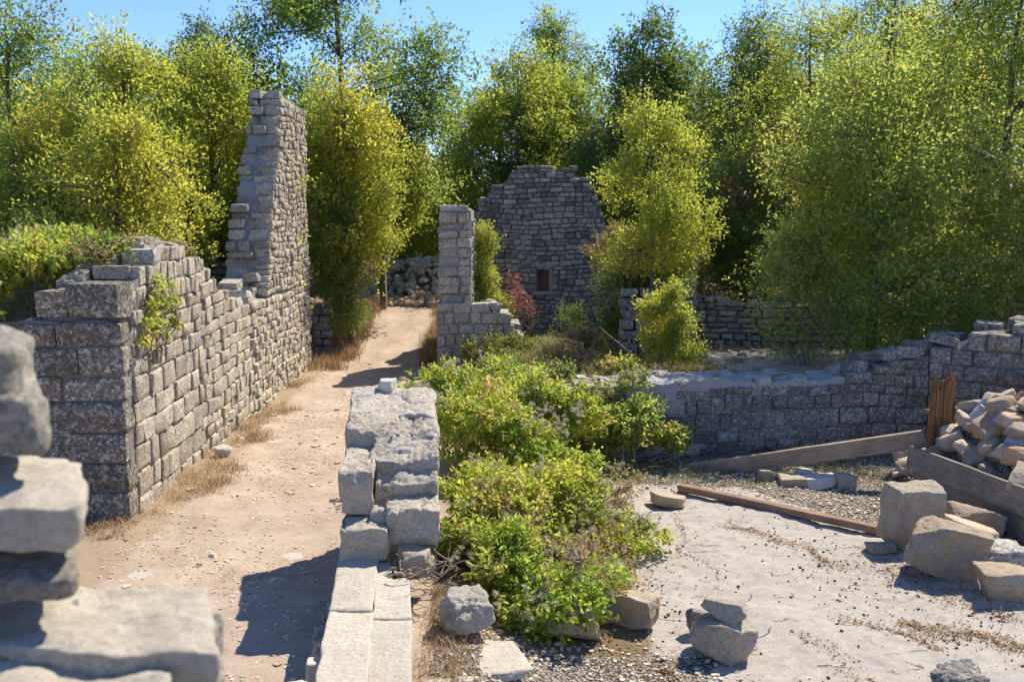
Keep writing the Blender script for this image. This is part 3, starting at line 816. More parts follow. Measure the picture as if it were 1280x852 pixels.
# ------------------------------------------------------------------ 3. far gable with window
def far_wall():
    rnd = random.Random(31)
    y0 = 26.0
    x0 = D(590, 300, y0)[0]; L = 4.6
    zt = D(680, 208, y0)[2]
    def X(px): return D(px, 300, y0)[0] - x0
    top = interp([(0, 3.2), (X(600), D(0, 262, y0)[2]), (X(603), D(0, 243, y0)[2]), (X(620), D(0, 228, y0)[2]), (X(635), D(0, 226, y0)[2]), (X(637), zt), (X(716), zt), (X(718), D(0, 216, y0)[2]), (X(734), D(0, 220, y0)[2]), (X(737), D(0, 236, y0)[2]), (X(748), D(0, 246, y0)[2]), (X(755), D(0, 275, y0)[2]), (X(790), D(0, 330, y0)[2]), (4.6, 1.8)])
    top_ = top; top = lambda u: top_(u) + -.03 + .04 * math.sin(u * 5.1) * math.sin(u * 13) + .03 * math.sin(u * 31)
    hole = (X(671), X(688), D(0, 364, y0)[2], D(0, 335, y0)[2])
    t = thing('ruined_gable', 'tall grey ruined wall with one small square window, ragged top against the trees', 'stone wall', (x0, y0, 0))
    S = Stones()
    lay(S, (x0, y0, 0), (1, 0, 0), (0, -1, 0), L, top, 0.2, (.10, .17), (.12, .36), rnd, 'rubble', 'grey', .012, .24, .022, hole=hole, jit=3, ragged=.4, wave=.035,
        matf=lambda u, z, r: 'blackened' if (z > 3.6 and r.random() < .5) or u < .5 + .3 * r.random() or r.random() < .18 else 'grey')
    core(t, (x0, y0, 0), (1, 0, 0), (0, -1, 0), L, lambda u: top(u) - .08, 0.0, .75, 'core_dark', .035, seed=9, hole=hole)
    S.finish(t)
    hw = hole[1] - hole[0]; hx = x0 + (hole[0] + hole[1]) / 2; hz0, hz1 = hole[2], hole[3]
    wn = link('window', None, t); wn.location = (hx - x0, 0, 0)
    def box(name, cx, cy, cz, sx, sy, sz, mat, par, off, seed):
        V, F = rock_geo(seed, 3, .96, 3, .012, sharp=40)
        me = mesh(name, V * np.array([sx, sy, sz]), F, M[mat]); o = link(name, me, par); o.location = (cx - off[0], cy - off[1], cz - off[2]); return o
    off = (hx, y0, 0)
    box('lintel', hx, y0 + .10, hz1 + .06, hw + .35, .32, .13, 'grey', wn, off, 61)
    box('sill', hx, y0 + .10, hz0 - .05, hw + .25, .30, .10, 'grey', wn, off, 62)
    box('jamb', hx - hw / 2 + .02, y0 + .2, (hz0 + hz1) / 2, .06, .4, hz1 - hz0, 'core_dark', wn, off, 63)
    box('window_dark_panel', hx - .01, y0 + .42, (hz0 + hz1) / 2, hw + .06, .04, hz1 - hz0 + .1, 'wood_red', wn, off, 65)  # brown panel added inside the opening so the window reads dark
    box('jamb', hx + hw / 2 + .01, y0 + .12, (hz0 + hz1) / 2, .10, .35, hz1 - hz0, 'rubble', wn, off, 64)
far_wall()

# ------------------------------------------------------------------ 4. right boundary wall
def right_wall():
    rnd = random.Random(41)
    t = thing('low_wall', 'long low grey wall behind the bedrock floor, sunlit rough top fading into tree shade', 'stone wall', (0.9, 14.35, 0))
    S = Stones(); Zv = np.array([0, 0, 1.0])
    A = np.array([0.75, 14.25, 0]); B = np.array([6.25, 14.75, 0]); U = norm(B - A); Nn = np.array([U[1], -U[0], 0]); L = np.linalg.norm(B - A)
    top = interp([(0, .75), (.35, 1.0), (.8, 1.04), (1.2, 1.08), (4.0, 1.08), (4.3, 1.08), (4.5, 1.2), (4.8, 1.36), (5.2, 1.42), (L, 1.5)])
    hz = lambda z: (.13, .20) if z < .15 else ((.17, .28) if z < .75 else (.11, .18))
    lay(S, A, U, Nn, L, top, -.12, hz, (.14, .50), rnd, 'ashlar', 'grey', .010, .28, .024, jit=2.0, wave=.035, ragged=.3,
        matf=lambda u, z, r: 'blackened' if r.random() < .45 + .55 * min(1, max(0, u - 1.2)) else 'grey')  # shade towards the right end is put into the stone colour
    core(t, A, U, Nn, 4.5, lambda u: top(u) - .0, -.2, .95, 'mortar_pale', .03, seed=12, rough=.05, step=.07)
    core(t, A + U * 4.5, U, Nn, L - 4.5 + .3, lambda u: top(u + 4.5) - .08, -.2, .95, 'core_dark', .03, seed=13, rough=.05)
    for k in range(64):
        u = rnd.uniform(.2, 4.4); wv = rnd.uniform(.08, .85); s = (rnd.uniform(.12, .34), rnd.uniform(.12, .26), rnd.uniform(.07, .15))
        c = A + U * u - Nn * wv + Zv * (top(u) - .01 + rnd.uniform(-.02, .02)); X, Y, Z = jitter_axes(U, -Nn, Zv, rnd, 10)
        S.add('rock' if k % 2 else 'block', c, X, Y, Z, s, 'pale' if k % 3 else 'grey', rnd)
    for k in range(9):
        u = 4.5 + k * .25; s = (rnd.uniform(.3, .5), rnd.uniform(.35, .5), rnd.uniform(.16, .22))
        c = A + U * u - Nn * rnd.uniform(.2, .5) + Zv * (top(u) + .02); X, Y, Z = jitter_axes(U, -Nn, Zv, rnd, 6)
        S.add('block', c, X, Y, Z, s, 'blackened', rnd)  # capping coloured dark to stand in for tree shade
    # return running right and nearer, higher rounded courses
    B2 = np.array([9.4, 12.6, 0]); U2 = norm(B2 - B); N2 = np.array([U2[1], -U2[0], 0]); L2 = np.linalg.norm(B2 - B)
    top2 = interp([(0, 1.62), (.5, 1.66), (.55, 1.82), (1.2, 1.9), (L2, 2.0)])
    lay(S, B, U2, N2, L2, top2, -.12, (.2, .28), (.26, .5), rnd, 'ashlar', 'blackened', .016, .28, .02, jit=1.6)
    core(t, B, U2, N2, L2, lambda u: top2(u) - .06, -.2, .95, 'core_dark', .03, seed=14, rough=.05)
    for k in range(22):
        u = rnd.uniform(0, L2); wv = rnd.uniform(.15, .8); s = (rnd.uniform(.3, .6), rnd.uniform(.3, .5), rnd.uniform(.12, .2))
        c = B + U2 * u - N2 * wv + Zv * (top2(u) + .02); X, Y, Z = jitter_axes(U2, -N2, Zv, rnd, 6)
        S.add('block', c, X, Y, Z, s, 'blackened', rnd)  # missing tree shade painted in as darker capping stones
    S.finish(t)
right_wall()

# ------------------------------------------------------------------ 5. low dry stone walls behind
def dry_wall(name, label, A, B, tops, z0, seed, hts=(.09, .15), lens=(.16, .42), mat='grey', thick=.6):
    rnd = random.Random(seed); A = np.array([*A, 0.0]); B = np.array([*B, 0.0]); U = norm(B - A); Nn = np.array([U[1], -U[0], 0]); L = np.linalg.norm(B - A)
    t = thing(name, label, 'stone wall', tuple(A)); S = Stones(); top = interp([(a * L, b) for a, b in tops])
    lay(S, A, U, Nn, L, top, z0, hts, lens, rnd, 'rubble', mat, .02, .3, .03, jit=3, ragged=.5)
    lay(S, B - Nn * thick, -U, -Nn, L, lambda u: top(L - u), max(z0, top(L / 2) - .5), hts, lens, rnd, 'rubble', mat, .02, .2, .03, jit=3, ragged=.5)
    for k in range(int(L * 5)):
        u = rnd.uniform(0, L); c = A + U * u - Nn * rnd.uniform(.1, thick - .1) + np.array([0, 0, top(u)])
        X, Y, Z = jitter_axes(U, -Nn, np.array([0, 0, 1.0]), rnd, 10)
        S.add('rock', c, X, Y, Z, (rnd.uniform(.2, .4), rnd.uniform(.2, .3), rnd.uniform(.08, .16)), mat, rnd)
    core(t, A, U, Nn, L, lambda u: top(u) - .08, z0 - .3, thick, 'core_dark', .06, seed=seed)
    S.finish(t); return t
dry_wall('dry_stone_wall', 'low dry-stone wall in dappled shade at the back of the terrace under the trees', (3.7, 20.6), (9.9, 19.6), [(0, 1.8), (.3, 1.65), (.6, 1.75), (1, 2.2)], .7, 51)
dry_wall('dry_stone_wall', 'dim fragment of rubble wall deep in shade behind the dip of the left wall', (-9.6, 19.4), (-5.6, 19.6), [(0, 2.7), (.5, 2.9), (.85, 3.0), (1, 2.6)], 1.5, 52, mat='blackened')
dry_wall('dry_stone_wall', 'rust-tinged rubble wall end at the right edge of the picture beneath the big tree', (8.3, 17.0), (10.6, 16.2), [(0, 1.5), (.25, 2.5), (1, 3.0)], .6, 53, mat='rubble')

def pier(label, x, y, w_, z0, z1, seed, mat='grey'):
    rnd = random.Random(seed); t = thing('stone_pier', label, 'stone pier', (x, y, z0)); S = Stones(); z = z0 - .1
    while z < z1:
        h = rnd.uniform(.16, .28)
        c = np.array([x + rnd.uniform(-.03, .03), y, z + h / 2])
        X, Y, Z = jitter_axes(np.array([1., 0, 0]), np.array([0, 1., 0]), np.array([0, 0, 1.]), rnd, 5)
        if rnd.random() < .5: S.add('block', c, X, Y, Z, (w_ * rnd.uniform(.9, 1.05), w_, h * .96), mat, rnd)
        else:
            f = rnd.uniform(.4, .6)
            S.add('block', c - X * w_ * (1 - f) / 2, X, Y, Z, (w_ * f * .96, w_, h * .95), mat, rnd)
            S.add('block', c + X * w_ * f / 2, X, Y, Z, (w_ * (1 - f) * .96, w_ * .9, h * .93), mat, rnd)
        z += h
    S.finish(t)
pier('short dark stone stub at the path side just past the tall fragment', -4.72, 24.6, .42, 0.0, 1.1, 61, 'blackened')
pier('small leaning stone pier half hidden in leaves behind the slender tree', 3.55, 20.2, .42, .8, 2.75, 62)
pier('overgrown stump of wall in the shade left of the light green bush', 2.35, 18.9, .6, .8, 2.1, 63, 'blackened')

# ------------------------------------------------------------------ 6. centre foreground wall, big worn stones
def hero_mesh(name, size, seed, mat, n=16, block=.85, chips=6, noise=.03, sharp=26, rot=None, carve=None):
    V, F = rock_geo(seed, n, block, chips, noise, sharp=sharp * 2)
    V = V * np.array(size)
    sz = float(np.mean(size)); V = V + (V / (np.linalg.norm(V, axis=1)[:, None] + 1e-9)) * (fbm(V / sz * 4, seed + 3, 4) * 0.05 * sz + np.round(fbm(V / sz * 2.2, seed + 8, 2) * 4) / 4 * .04 * sz)[:, None]
    if carve: V = carve(V)
    return mesh(name, V, F, M[mat], True)

def sharp_by_angle(o, deg=35):
    me = o.data
    # mark sharp edges by face angle
    import bmesh
    bm = bmesh.new(); bm.from_mesh(me)
    for e in bm.edges:
        if len(e.link_faces) == 2 and e.calc_face_angle(0) > R(deg): e.smooth = False
    bm.to_mesh(me); bm.free()

def centre_wall():
    t = thing('low_wall', 'thick weathered wall of big pale blocks stepping down towards the viewer beside the path', 'stone wall', (-1.1, 8.5, 0))
    pl = Vector(t.location)
    def st(cx, cy, cz, s, seed, mat='pale', rz=0., rx=0., ry=0., **kw):
        o = link('stone', hero_mesh('worn_block', s, seed, mat, **kw), t); o.location = Vector((cx, cy, cz)) - pl; o.rotation_euler = (R(rx), R(ry), R(rz)); return o
    # wall footprint: left and right edges as a function of distance
    XL = lambda y: -1.50 - .10 * (y - 8.5)
    XR = lambda y: -.655 - .085 * (y - 8.5)
    def mass(u0, u1, y0_, y1_, zt, zb, seed, tilt=0., mat='pale', n=30, r=.10, led=.03, xl=XL, xr=XR, amp=.02):
        """worn block filling part of the footprint; ledged, pitted surface"""
        P, F = rbox(n, r)
        u = P[:, 0] + .5; v = P[:, 1] + .5; wq = P[:, 2] + .5
        yy = y0_ + v * (y1_ - y0_)
        a_, b_ = xl(yy), xr(yy); uu = u0 + u * (u1 - u0)
        Q = np.stack([a_ + (b_ - a_) * uu, yy, zb + wq * (zt - zb) + wq * tilt * (v - .5)], 1)
        f1 = fbm(Q * 3.2, seed, 4); f2 = fbm(Q * 9, seed + 1, 4)
        up = sstep(wq, .55, .95)
        Q[:, 2] += up * (np.round(f1 * 5) / 5 * led * 1.9 + f2 * .028)
        Q[:, 0] += f2 * amp * 1.3 + fbm(Q * 3.0, seed + 2, 3) * .055
        Q[:, 1] += fbm(Q * np.array([4, 2, 5]), seed + 3, 4) * .10
        f3 = np.abs(fbm(Q * 6, seed + 4, 3)); Q[:, 2] -= up * (f3 < .05) * .02
        return link('stone', mesh('worn_block', Q - np.array(pl), F, M[mat], True), t)
    mass(.0, 1.0, 9.50, 10.45, 1.63, 1.16, 1001, .12, n=44, led=.025)
    mass(.0, .62, 9.12, 9.54, 1.54, 1.14, 1002, .08, n=30)
    mass(.58, 1.0, 9.14, 9.54, 1.525, 1.10, 1003, .10, n=26)
    mass(.30, 1.0, 8.72, 9.20, 1.42, .98, 1004, .16, n=40, led=.05)
    mass(.0, .34, 8.40, 9.18, 1.34, .92, 1005, .04, n=34, r=.07, led=.012)
    mass(.34, 1.0, 8.56, 8.84, 1.20, .80, 1006, .08, n=30, led=.05)
    mass(.46, 1.0, 8.24, 8.60, 1.03, .70, 1007, .03, n=28, led=.02)
    mass(.02, .50, 8.10, 8.62, .90, .60, 1008, .03, n=28, r=.08, led=.01)
    mass(.30, .62, 8.30, 8.62, .98, .62, 1009, .0, n=20, r=.2)
    st(-.80, 8.12, .60, (.34, .26, .24), 1010, rz=12, n=16, block=.5, mat='rock', noise=.06)
    # masonry courses under them
    rnd = random.Random(5)
    for side, xo in ((-1, 0.06), (1, 0.06)):
        for row, (zc, hh) in enumerate(((.12, .3), (.42, .3), (.70, .28), (.97, .26))):
            y = 8.75
            while y < 10.45:
                l = rnd.uniform(.35, .55); l = min(l, 10.5 - y)
                yy = y + l / 2; xl = -1.50 - .095 * (yy - 8.5); xr = -.66 - .08 * (yy - 8.5)
                x = (xl + .19) if side < 0 else (xr - .17)
                st(x, yy, zc, (.36, l * .98, hh * .98), 1100 + row * 13 + int(y * 10) + side, rz=rnd.uniform(-2, 2) + 5, n=7, block=.93, mat='grey')
                y += l
    # sill slabs: two strips with a worn step between, split by an old crack
    def slab(x0, x1, y0_, y1_, zt, th, seed, sl, **kw):
        """sheared slab; the sill narrows and climbs away from the viewer"""
        V, F = rbox(22, .05)
        u = V[:, 0] + .5; v = V[:, 1] + .5
        yy = y0_ + v * (y1_ - y0_)
        xx = (x0 + u * (x1 - x0)) + (yy - 6.2) * sl
        xx = xx + (yy - 6.2) * -.055 * 0
        zz = zt + (yy - 6.2) * .075 + (V[:, 2] - .5) * th
        P = np.stack([xx, yy, zz], 1)
        P[:, 2] += (fbm(P * 5, seed, 4) * .012 + fbm(P * 20, seed + 1, 3) * .004) * (V[:, 2] > .2)
        P[:, 0] += fbm(P * np.array([2, 6, 6]), seed + 2, 3) * .022
        P[:, 1] += fbm(P * np.array([7, 2, 6]), seed + 4, 3) * .03
        o = link('stone', mesh('sill_slab', P - np.array(pl), F, M['sill'], True), t); return o
    slab(-1.29, -.950, 5.2, 7.19, .475, .22, 1201, -.095)
    slab(-1.29, -.950, 7.195, 8.30, .48, .22, 1202, -.095)
    slab(-.955, -.655, 5.2, 7.09, .455, .22, 1203, -.098)
    slab(-.955, -.67, 7.095, 7.80, .455, .22, 1204, -.10)
    slab(-.955, -.80, 7.8, 8.3, .43, .2, 1205, -.12)
    # body under the sill
    for k in range(7):
        y = 5.4 + k * .42
        for (x, zc) in ((-1.08, .08), (-.8, .08)):
            st(x - .09 * (y - 6.2), y, zc, (.36, .42, .42), 1300 + k * 3 + (x > -1), mat='grey', n=8, block=.9)
    st(-1.34, 6.62, .30, (.22, .2, .3), 1401, mat='white', n=14, block=.85, rz=10)      # pale block against the side
    st(-1.42, 7.35, .16, (.24, .55, .38), 1402, mat='grey', n=16, block=.5, noise=.06)
    st(-1.40, 7.9, .18, (.26, .5, .40), 1403, mat='grey', n=16, block=.5, noise=.06)
    st(-1.32, 5.98, .36, (.60, .50, .30), 1404, mat='sill', n=18, block=.8, rz=8)
    core(t, (-1.0, 8.7, 0), (0, 1, 0), (1, 0, 0), 1.65, lambda u: 1.08 + .12 * u, -.1, .45, 'mortar', .02, seed=20)
    for k in range(26):   # gravel and chips in the broken pocket
        x, y = -.86 + rnd.uniform(-.12, .1), 7.95 + rnd.uniform(-.15, .2)
        s = rnd.uniform(.02, .05)
        o = link('stone_chip', pool('pebble', rnd.randrange(8), 'rock')[0], t); o.location = Vector((x - .05, y, .60 + rnd.uniform(-.01, .01))) - pl; o.scale = (s, s * .8, s * .6); o.rotation_euler = (0, 0, rnd.uniform(0, 6))
centre_wall()

# ------------------------------------------------------------------ 7. loose rocks
def rock_at(name, label, px0, py0, px1, py1, mat, seed, z=None, depth=.85, rz=0., n=14, block=.5, noise=.04, chips=8, cat='rock', sink=.03, ry=0., group=None, zrel=0., h=None):
    pc = (px0 + px1) / 2
    zb = 0.0
    for _ in range(3):
        g = G(pc, py1, zb)
        zb = (H1(g[0], g[1]) if z is None else z) + 0
    g = G(pc, py1, zb); d = np.linalg.norm(g - np.array([0, 0, CAM_H])); dd = d
    w_ = (px1 - px0) / FPX * dd; app = (py1 - py0) / FPX * dd
    ang = math.atan2(CAM_H - zb, g[1]); dp = w_ * depth
    hh = h if h else max(.04, (app - dp * .75 * math.sin(ang)) / math.cos(ang))
    o = link(name, hero_mesh(name, (w_ * 1.02, dp, hh + sink), seed, mat, n=n, block=block, noise=noise, chips=chips))
    o.location = (g[0], g[1] + dp / 2, zb + (hh - sink) / 2 + zrel); o.rotation_euler = (0, R(ry), R(rz))
    if label: tag(o, label, cat, group)
    return o, zb, hh, dp, g
# cairn
base = rock_at('boulder', 'rounded boulder carrying a smaller flat stone on the bedrock floor', 868, 774, 946, 832, 'rock', 2001, n=28, block=.0, chips=14, rz=-8, ry=10, h=.36)
bz = base[1] + base[2]
gx, gy = base[4][0], base[4][1] + base[3] * .45
o = link('balanced_stone', hero_mesh('balanced_stone', (.36, .27, .14), 2002, 'rock', n=18, block=.55)); o.location = (gx + .02, gy + .02, bz + .03); o.rotation_euler = (0, R(5), R(-15))
tag(o, 'flat pale stone balanced on top of the rounded boulder', 'stone')
rock_at('rock', 'small dark spiky stone tucked behind the left side of the stacked stones', 860, 762, 884, 796, 'blackened', 2003, block=.2)
# big blocks at right
rock_at('boulder', 'tall squared block standing upright beside the weathered board', 1114, 612, 1180, 688, 'rock', 2014, n=30, block=.86, chips=5, depth=.6, rz=10, noise=.02, h=.66)
rock_at('boulder', 'big tilted wedge-shaped boulder in front of the upright squared block', 1152, 654, 1238, 728, 'rock', 2021, n=28, block=.4, chips=10, depth=.75, rz=-18, ry=14)
rock_at('boulder', 'dull flat rock leaning on the board behind the tilted boulder', 1190, 628, 1252, 678, 'rock', 2022, n=20, block=.4, ry=18)
rock_at('boulder', 'pale pointed rock wedged between the tilted boulder and the board', 1190, 652, 1250, 696, 'rubble', 2026, n=20, block=.35, ry=22, depth=.7)
rock_at('boulder', 'bluish grey rock cut by the right edge below the board', 1240, 678, 1300, 716, 'grey', 2024, n=18, block=.5)
rock_at('boulder', 'brown rock at the right edge lowest of the heap by the board', 1238, 710, 1300, 756, 'rock', 2025, n=18, block=.4)
rock_at('rock', 'little flat stone lying left of the upright squared block', 1088, 676, 1122, 694, 'rock', 2027, n=12, block=.4)
rock_at('boulder', 'jagged grey rock rising at the bottom right corner of the bedrock floor', 1172, 836, 1244, 890, 'blackened', 2028, n=26, block=.0, noise=.12, chips=14)
rock_at('rock', 'flat grey rock at the left end of the fallen red timber', 816, 614, 860, 637, 'rock', 2030, n=16, block=.5, ry=8)
# pale stones under the beam
for (a, b, c_, d_, m_, s_, lb) in ((978, 592, 1012, 608, 'rock', 2041, 'tan flat stone at the left of the pale stones below the leaning plank'),
                                   (994, 584, 1018, 600, 'white', 2042, 'square white stone standing among the pale stones below the leaning plank'),
                                   (1010, 592, 1050, 612, 'white', 2043, 'bluish white slab among the pale stones below the leaning plank'),
                                   (1048, 590, 1072, 612, 'pale', 2044, 'pointed grey stone rightmost of the pale stones below the leaning plank'),
                                   (950, 586, 968, 602, 'rock', 2045, 'small dim stone lying alone between the leaning plank and the pale stones')):
    rock_at('rock', lb, a, b, c_, d_, m_, s_, n=10, block=.7)
# rocks at the foot of the vines
rock_at('boulder', 'rough white and grey pitted rock at the near corner of the vines', 550, 733, 614, 802, 'pale', 2051, n=28, block=.0, noise=.12, depth=.9, chips=12, rz=30)
rock_at('boulder', 'broad brown boulder half buried under the near vines', 636, 748, 752, 806, 'rock', 2052, n=24, block=.4, depth=.5, noise=.05)
rock_at('boulder', 'light oblong stone lying on bedrock at the right edge of the vines', 768, 742, 824, 789, 'rock', 2053, n=20, block=.7, rz=-30, depth=.6)
rock_at('boulder', 'small rock peeping out of leaves beside the broad brown boulder', 735, 745, 775, 780, 'rubble', 2054, n=12, block=.4)
for (a, b, c_, d_, s_, lb) in ((560, 808, 655, 846, 2061, 'broken flat paving slab in front of the pitted rock'), (526, 822, 562, 866, 2062, 'narrow pale slab in brown soil beside the sill'),
                               (566, 832, 592, 858, 2063, 'small square paving stone at the bottom edge between two slabs')):
    o, zb, hh, dp, g = rock_at('paving_slab', lb, a, b, c_, d_, 'sill', s_, n=18, block=.3, depth=1.0, h=.025, cat='paving slab', sink=.05, noise=.03, chips=12, rz=a % 17 - 8)
# stone on top of centre wall
o = link('rock', hero_mesh('rock', (.22, .2, .17), 2070, 'white', n=12, block=.2)); o.location = (-1.33, 10.32, 1.72)
tag(o, 'small white pointed stone sitting on the far end of the centre wall', 'rock')
# pale stones along the path edge
rp = random.Random(9)
o_, *_ = rock_at('rock', 'white angular stone among dry grass at the foot of the left wall', 266, 556, 288, 572, 'white', 2081, n=10, block=.4)

# rubble heap behind board: individual stones
def heap_right():
    rnd = random.Random(77)
    spots = []
    tries = 0
    while len(spots) < 170 and tries < 4000:
        tries += 1
        y = rnd.uniform(10.2, 13.2); x = 5.3 + (12.3 - y) * .23 + rnd.uniform(0.02, 2.4)
        s = rnd.uniform(.2, .5)
        if all((x - a) ** 2 + (y - b) ** 2 > (.25 * (s + c)) ** 2 for a, b, c in spots): spots.append((x, y, s))
    meshes = [hero_mesh('heap_stone', (1, 1, 1), 2100 + k, 'rubble', n=7, block=.3, chips=9, noise=.04) for k in range(9)]
    for x, y, s in spots:
        o = link('rubble_stone', meshes[rnd.randrange(9)])
        o.location = (x, y, H1(x, y) + s * .2); o.scale = (s, s * rnd.uniform(.7, 1), s * rnd.uniform(.45, .7))
        o.rotation_euler = (rnd.uniform(-.5, .5), rnd.uniform(-.5, .5), rnd.uniform(0, 6.28))
        tag(o, 'tan broken stone lying in the sunlit heap behind the weathered board', 'stone', 'stones heaped behind the weathered board')
heap_right()

def torn_cloth(label, x0, y0, lx, ly, seed, rz):
    rs = np.random.RandomState(seed); nx, ny = 40, 20; X, Y = np.meshgrid(np.linspace(-.5, .5, nx), np.linspace(-.5, .5, ny))
    p = np.stack([X.ravel() * lx, Y.ravel() * ly, 0 * X.ravel()], 1)
    edge = 1 + .35 * fbm(p * 5, seed, 3); p[:, :2] *= edge[:, None]
    c, s_ = math.cos(rz), math.sin(rz); wx = x0 + p[:, 0] * c - p[:, 1] * s_; wy = y0 + p[:, 0] * s_ + p[:, 1] * c
    fold = np.abs(fbm(np.stack([p[:, 0] * 9, p[:, 1] * 3, 0 * wx], 1), seed + 2, 3)) * .09 + fbm(p * 14, seed + 3, 3) * .03
    z = hgt(wx, wy) + .13 + fold
    V = np.stack([wx, wy, z], 1); i = np.arange(ny - 1)[:, None] * nx + np.arange(nx - 1)[None]
    F = np.stack([i, i + 1, i + nx + 1, i + nx], -1).reshape(-1, 4)
    V2 = V - [0, 0, .006]; n = len(V)
    me = mesh('torn_cloth', np.vstack([V, V2]), np.vstack([F, F[:, ::-1] + n]), M['cloth'], True)
    o = link('torn_cloth', me); tag(o, label, 'cloth')
M['cloth'] = mortar_mat('weathered_sacking', (0.40, 0.39, 0.37), (0.66, 0.65, 0.63), .01)
torn_cloth('crumpled pale grey sacking over the heaped stones close to the post', 5.85, 11.9, .55, .18, 5, 1.9)
torn_cloth('ragged strip of pale sacking along the heap behind the board', 5.78, 11.2, .5, .16, 8, 1.4)

# ------------------------------------------------------------------ 8. timbers
def plank(name, label, P, Q, wdt, thk, mat, seed, roll=0., parent=None, cat='plank', splinter=0.03):
    P = np.array(P, float); Q = np.array(Q, float); L = np.linalg.norm(Q - P); n = 40
    rs = np.random.RandomState(seed); rows = []
    us = np.linspace(-L / 2, L / 2, n)
    sec = [(-.5, -.46), (-.5, .0), (-.5, .46), (-.46, .5), (0, .5), (.46, .5), (.5, .46), (.5, .0), (.5, -.46), (.46, -.5), (0, -.5), (-.46, -.5)]
    V = []
    for i, u in enumerate(us):
        for j, (a, b) in enumerate(sec):
            e = 0
            if i in (0, n - 1): e = rs.uniform(-1, 1) * splinter
            V.append((u + e, a * wdt, b * thk))
    V = np.array(V); k = len(sec)
    V[:, 1] += fbm(V * np.array([1.5, 8, 8]), seed, 3) * .012 + np.sin(V[:, 0] * 1.3) * .008
    V[:, 2] += fbm(V * np.array([2.0, 9, 9]), seed + 1, 3) * .010
    F = [[i * k + j, i * k + (j + 1) % k, (i + 1) * k + (j + 1) % k, (i + 1) * k + j] for i in range(n - 1) for j in range(k)]
    caps = [list(range(k))[::-1], [(n - 1) * k + j for j in range(k)]]
    me = mesh(name, V, [np.array(F), np.array(caps)], M[mat], False)
    o = link(name, me, parent)
    X = Vector(Q - P).normalized(); Zr = Vector((0, 0, 1)); Y = Zr.cross(X).normalized(); Z = X.cross(Y)
    m = Matrix((X, Y, Z)).transposed().to_4x4(); m.translation = Vector((P + Q) / 2)
    m = m @ Matrix.Rotation(R(roll), 4, 'X')
    if parent is not None: m = Matrix.Translation(-parent.location) @ m
    o.matrix_local = m
    if label: tag(o, label, cat)
    return o
pl = D(868, 588, 13.55); pr = D(1157, 548, 12.55)
plank('fallen_plank', 'long weathered plank leaning from the ground up to the splintered post', pl, pr, .06, .225, 'wood', 31, roll=8)
pa = G(850, 608, .05); pb = G(1106, 664, .05)
plank('fallen_timber', 'thin reddish timber lying on the bedrock below the leaning plank', pa, pb, .10, .085, 'wood_red', 32, roll=3, cat='timber')
tb = thing('timber_barrier', 'two stacked weathered boards holding back the stone heap', 'board', (5.1, 12.2, 0))
plank('board', None, (5.08, 12.42, .45), (5.80, 9.1, .45), .05, .30, 'wood_grey', 33, parent=tb, roll=-4)
plank('board', None, (5.14, 12.36, .14), (5.86, 9.1, .14), .05, .34, 'wood_grey', 34, parent=tb, roll=0)
def post():
    c = D(1175, 560, 12.62); zt = D(1175, 480, 12.62)[2]; zb = -.1
    V, F = cdirs(22); V = V.copy() / 2
    P = V.copy()
    rs = np.random.RandomState(4)
    P[:, 0] *= .26; P[:, 1] *= .22
    ztop = zt - zb
    z = (V[:, 2] + .5) * ztop
    topm = V[:, 2] > .499
    spl = fbm(np.stack([P[:, 0] * 34, P[:, 1] * 34, 0 * z], 1), 8, 3)
    z = z + topm * (np.round(spl * 4) / 4 * .16 + P[:, 0] * .45 + .02)
    gro = fbm(np.stack([P[:, 0] * 30, P[:, 1] * 30, z * 1.5], 1), 5, 3)
    gro = gro + np.where(np.abs(fbm(np.stack([P[:, 0] * 22, P[:, 1] * 22, z * .6], 1), 6, 2)) < .08, -.6, 0)
    P[:, 0] *= 1 + gro * .2; P[:, 1] *= 1 + gro * .25
    P[:, 2] = z
    o = link('broken_post', mesh('broken_post', P, F, M['wood_post'], False)); o.location = (c[0], 12.62, zb)
    tag(o, 'rotten orange wooden post with splintered top at the end of the board', 'post')
post()
plank('timber_end', 'short stub of timber sticking out of the stone heap behind the broken post', (5.45, 12.85, .95), (6.3, 12.95, 1.0), .09, .07, 'wood_red', 35, cat='timber')

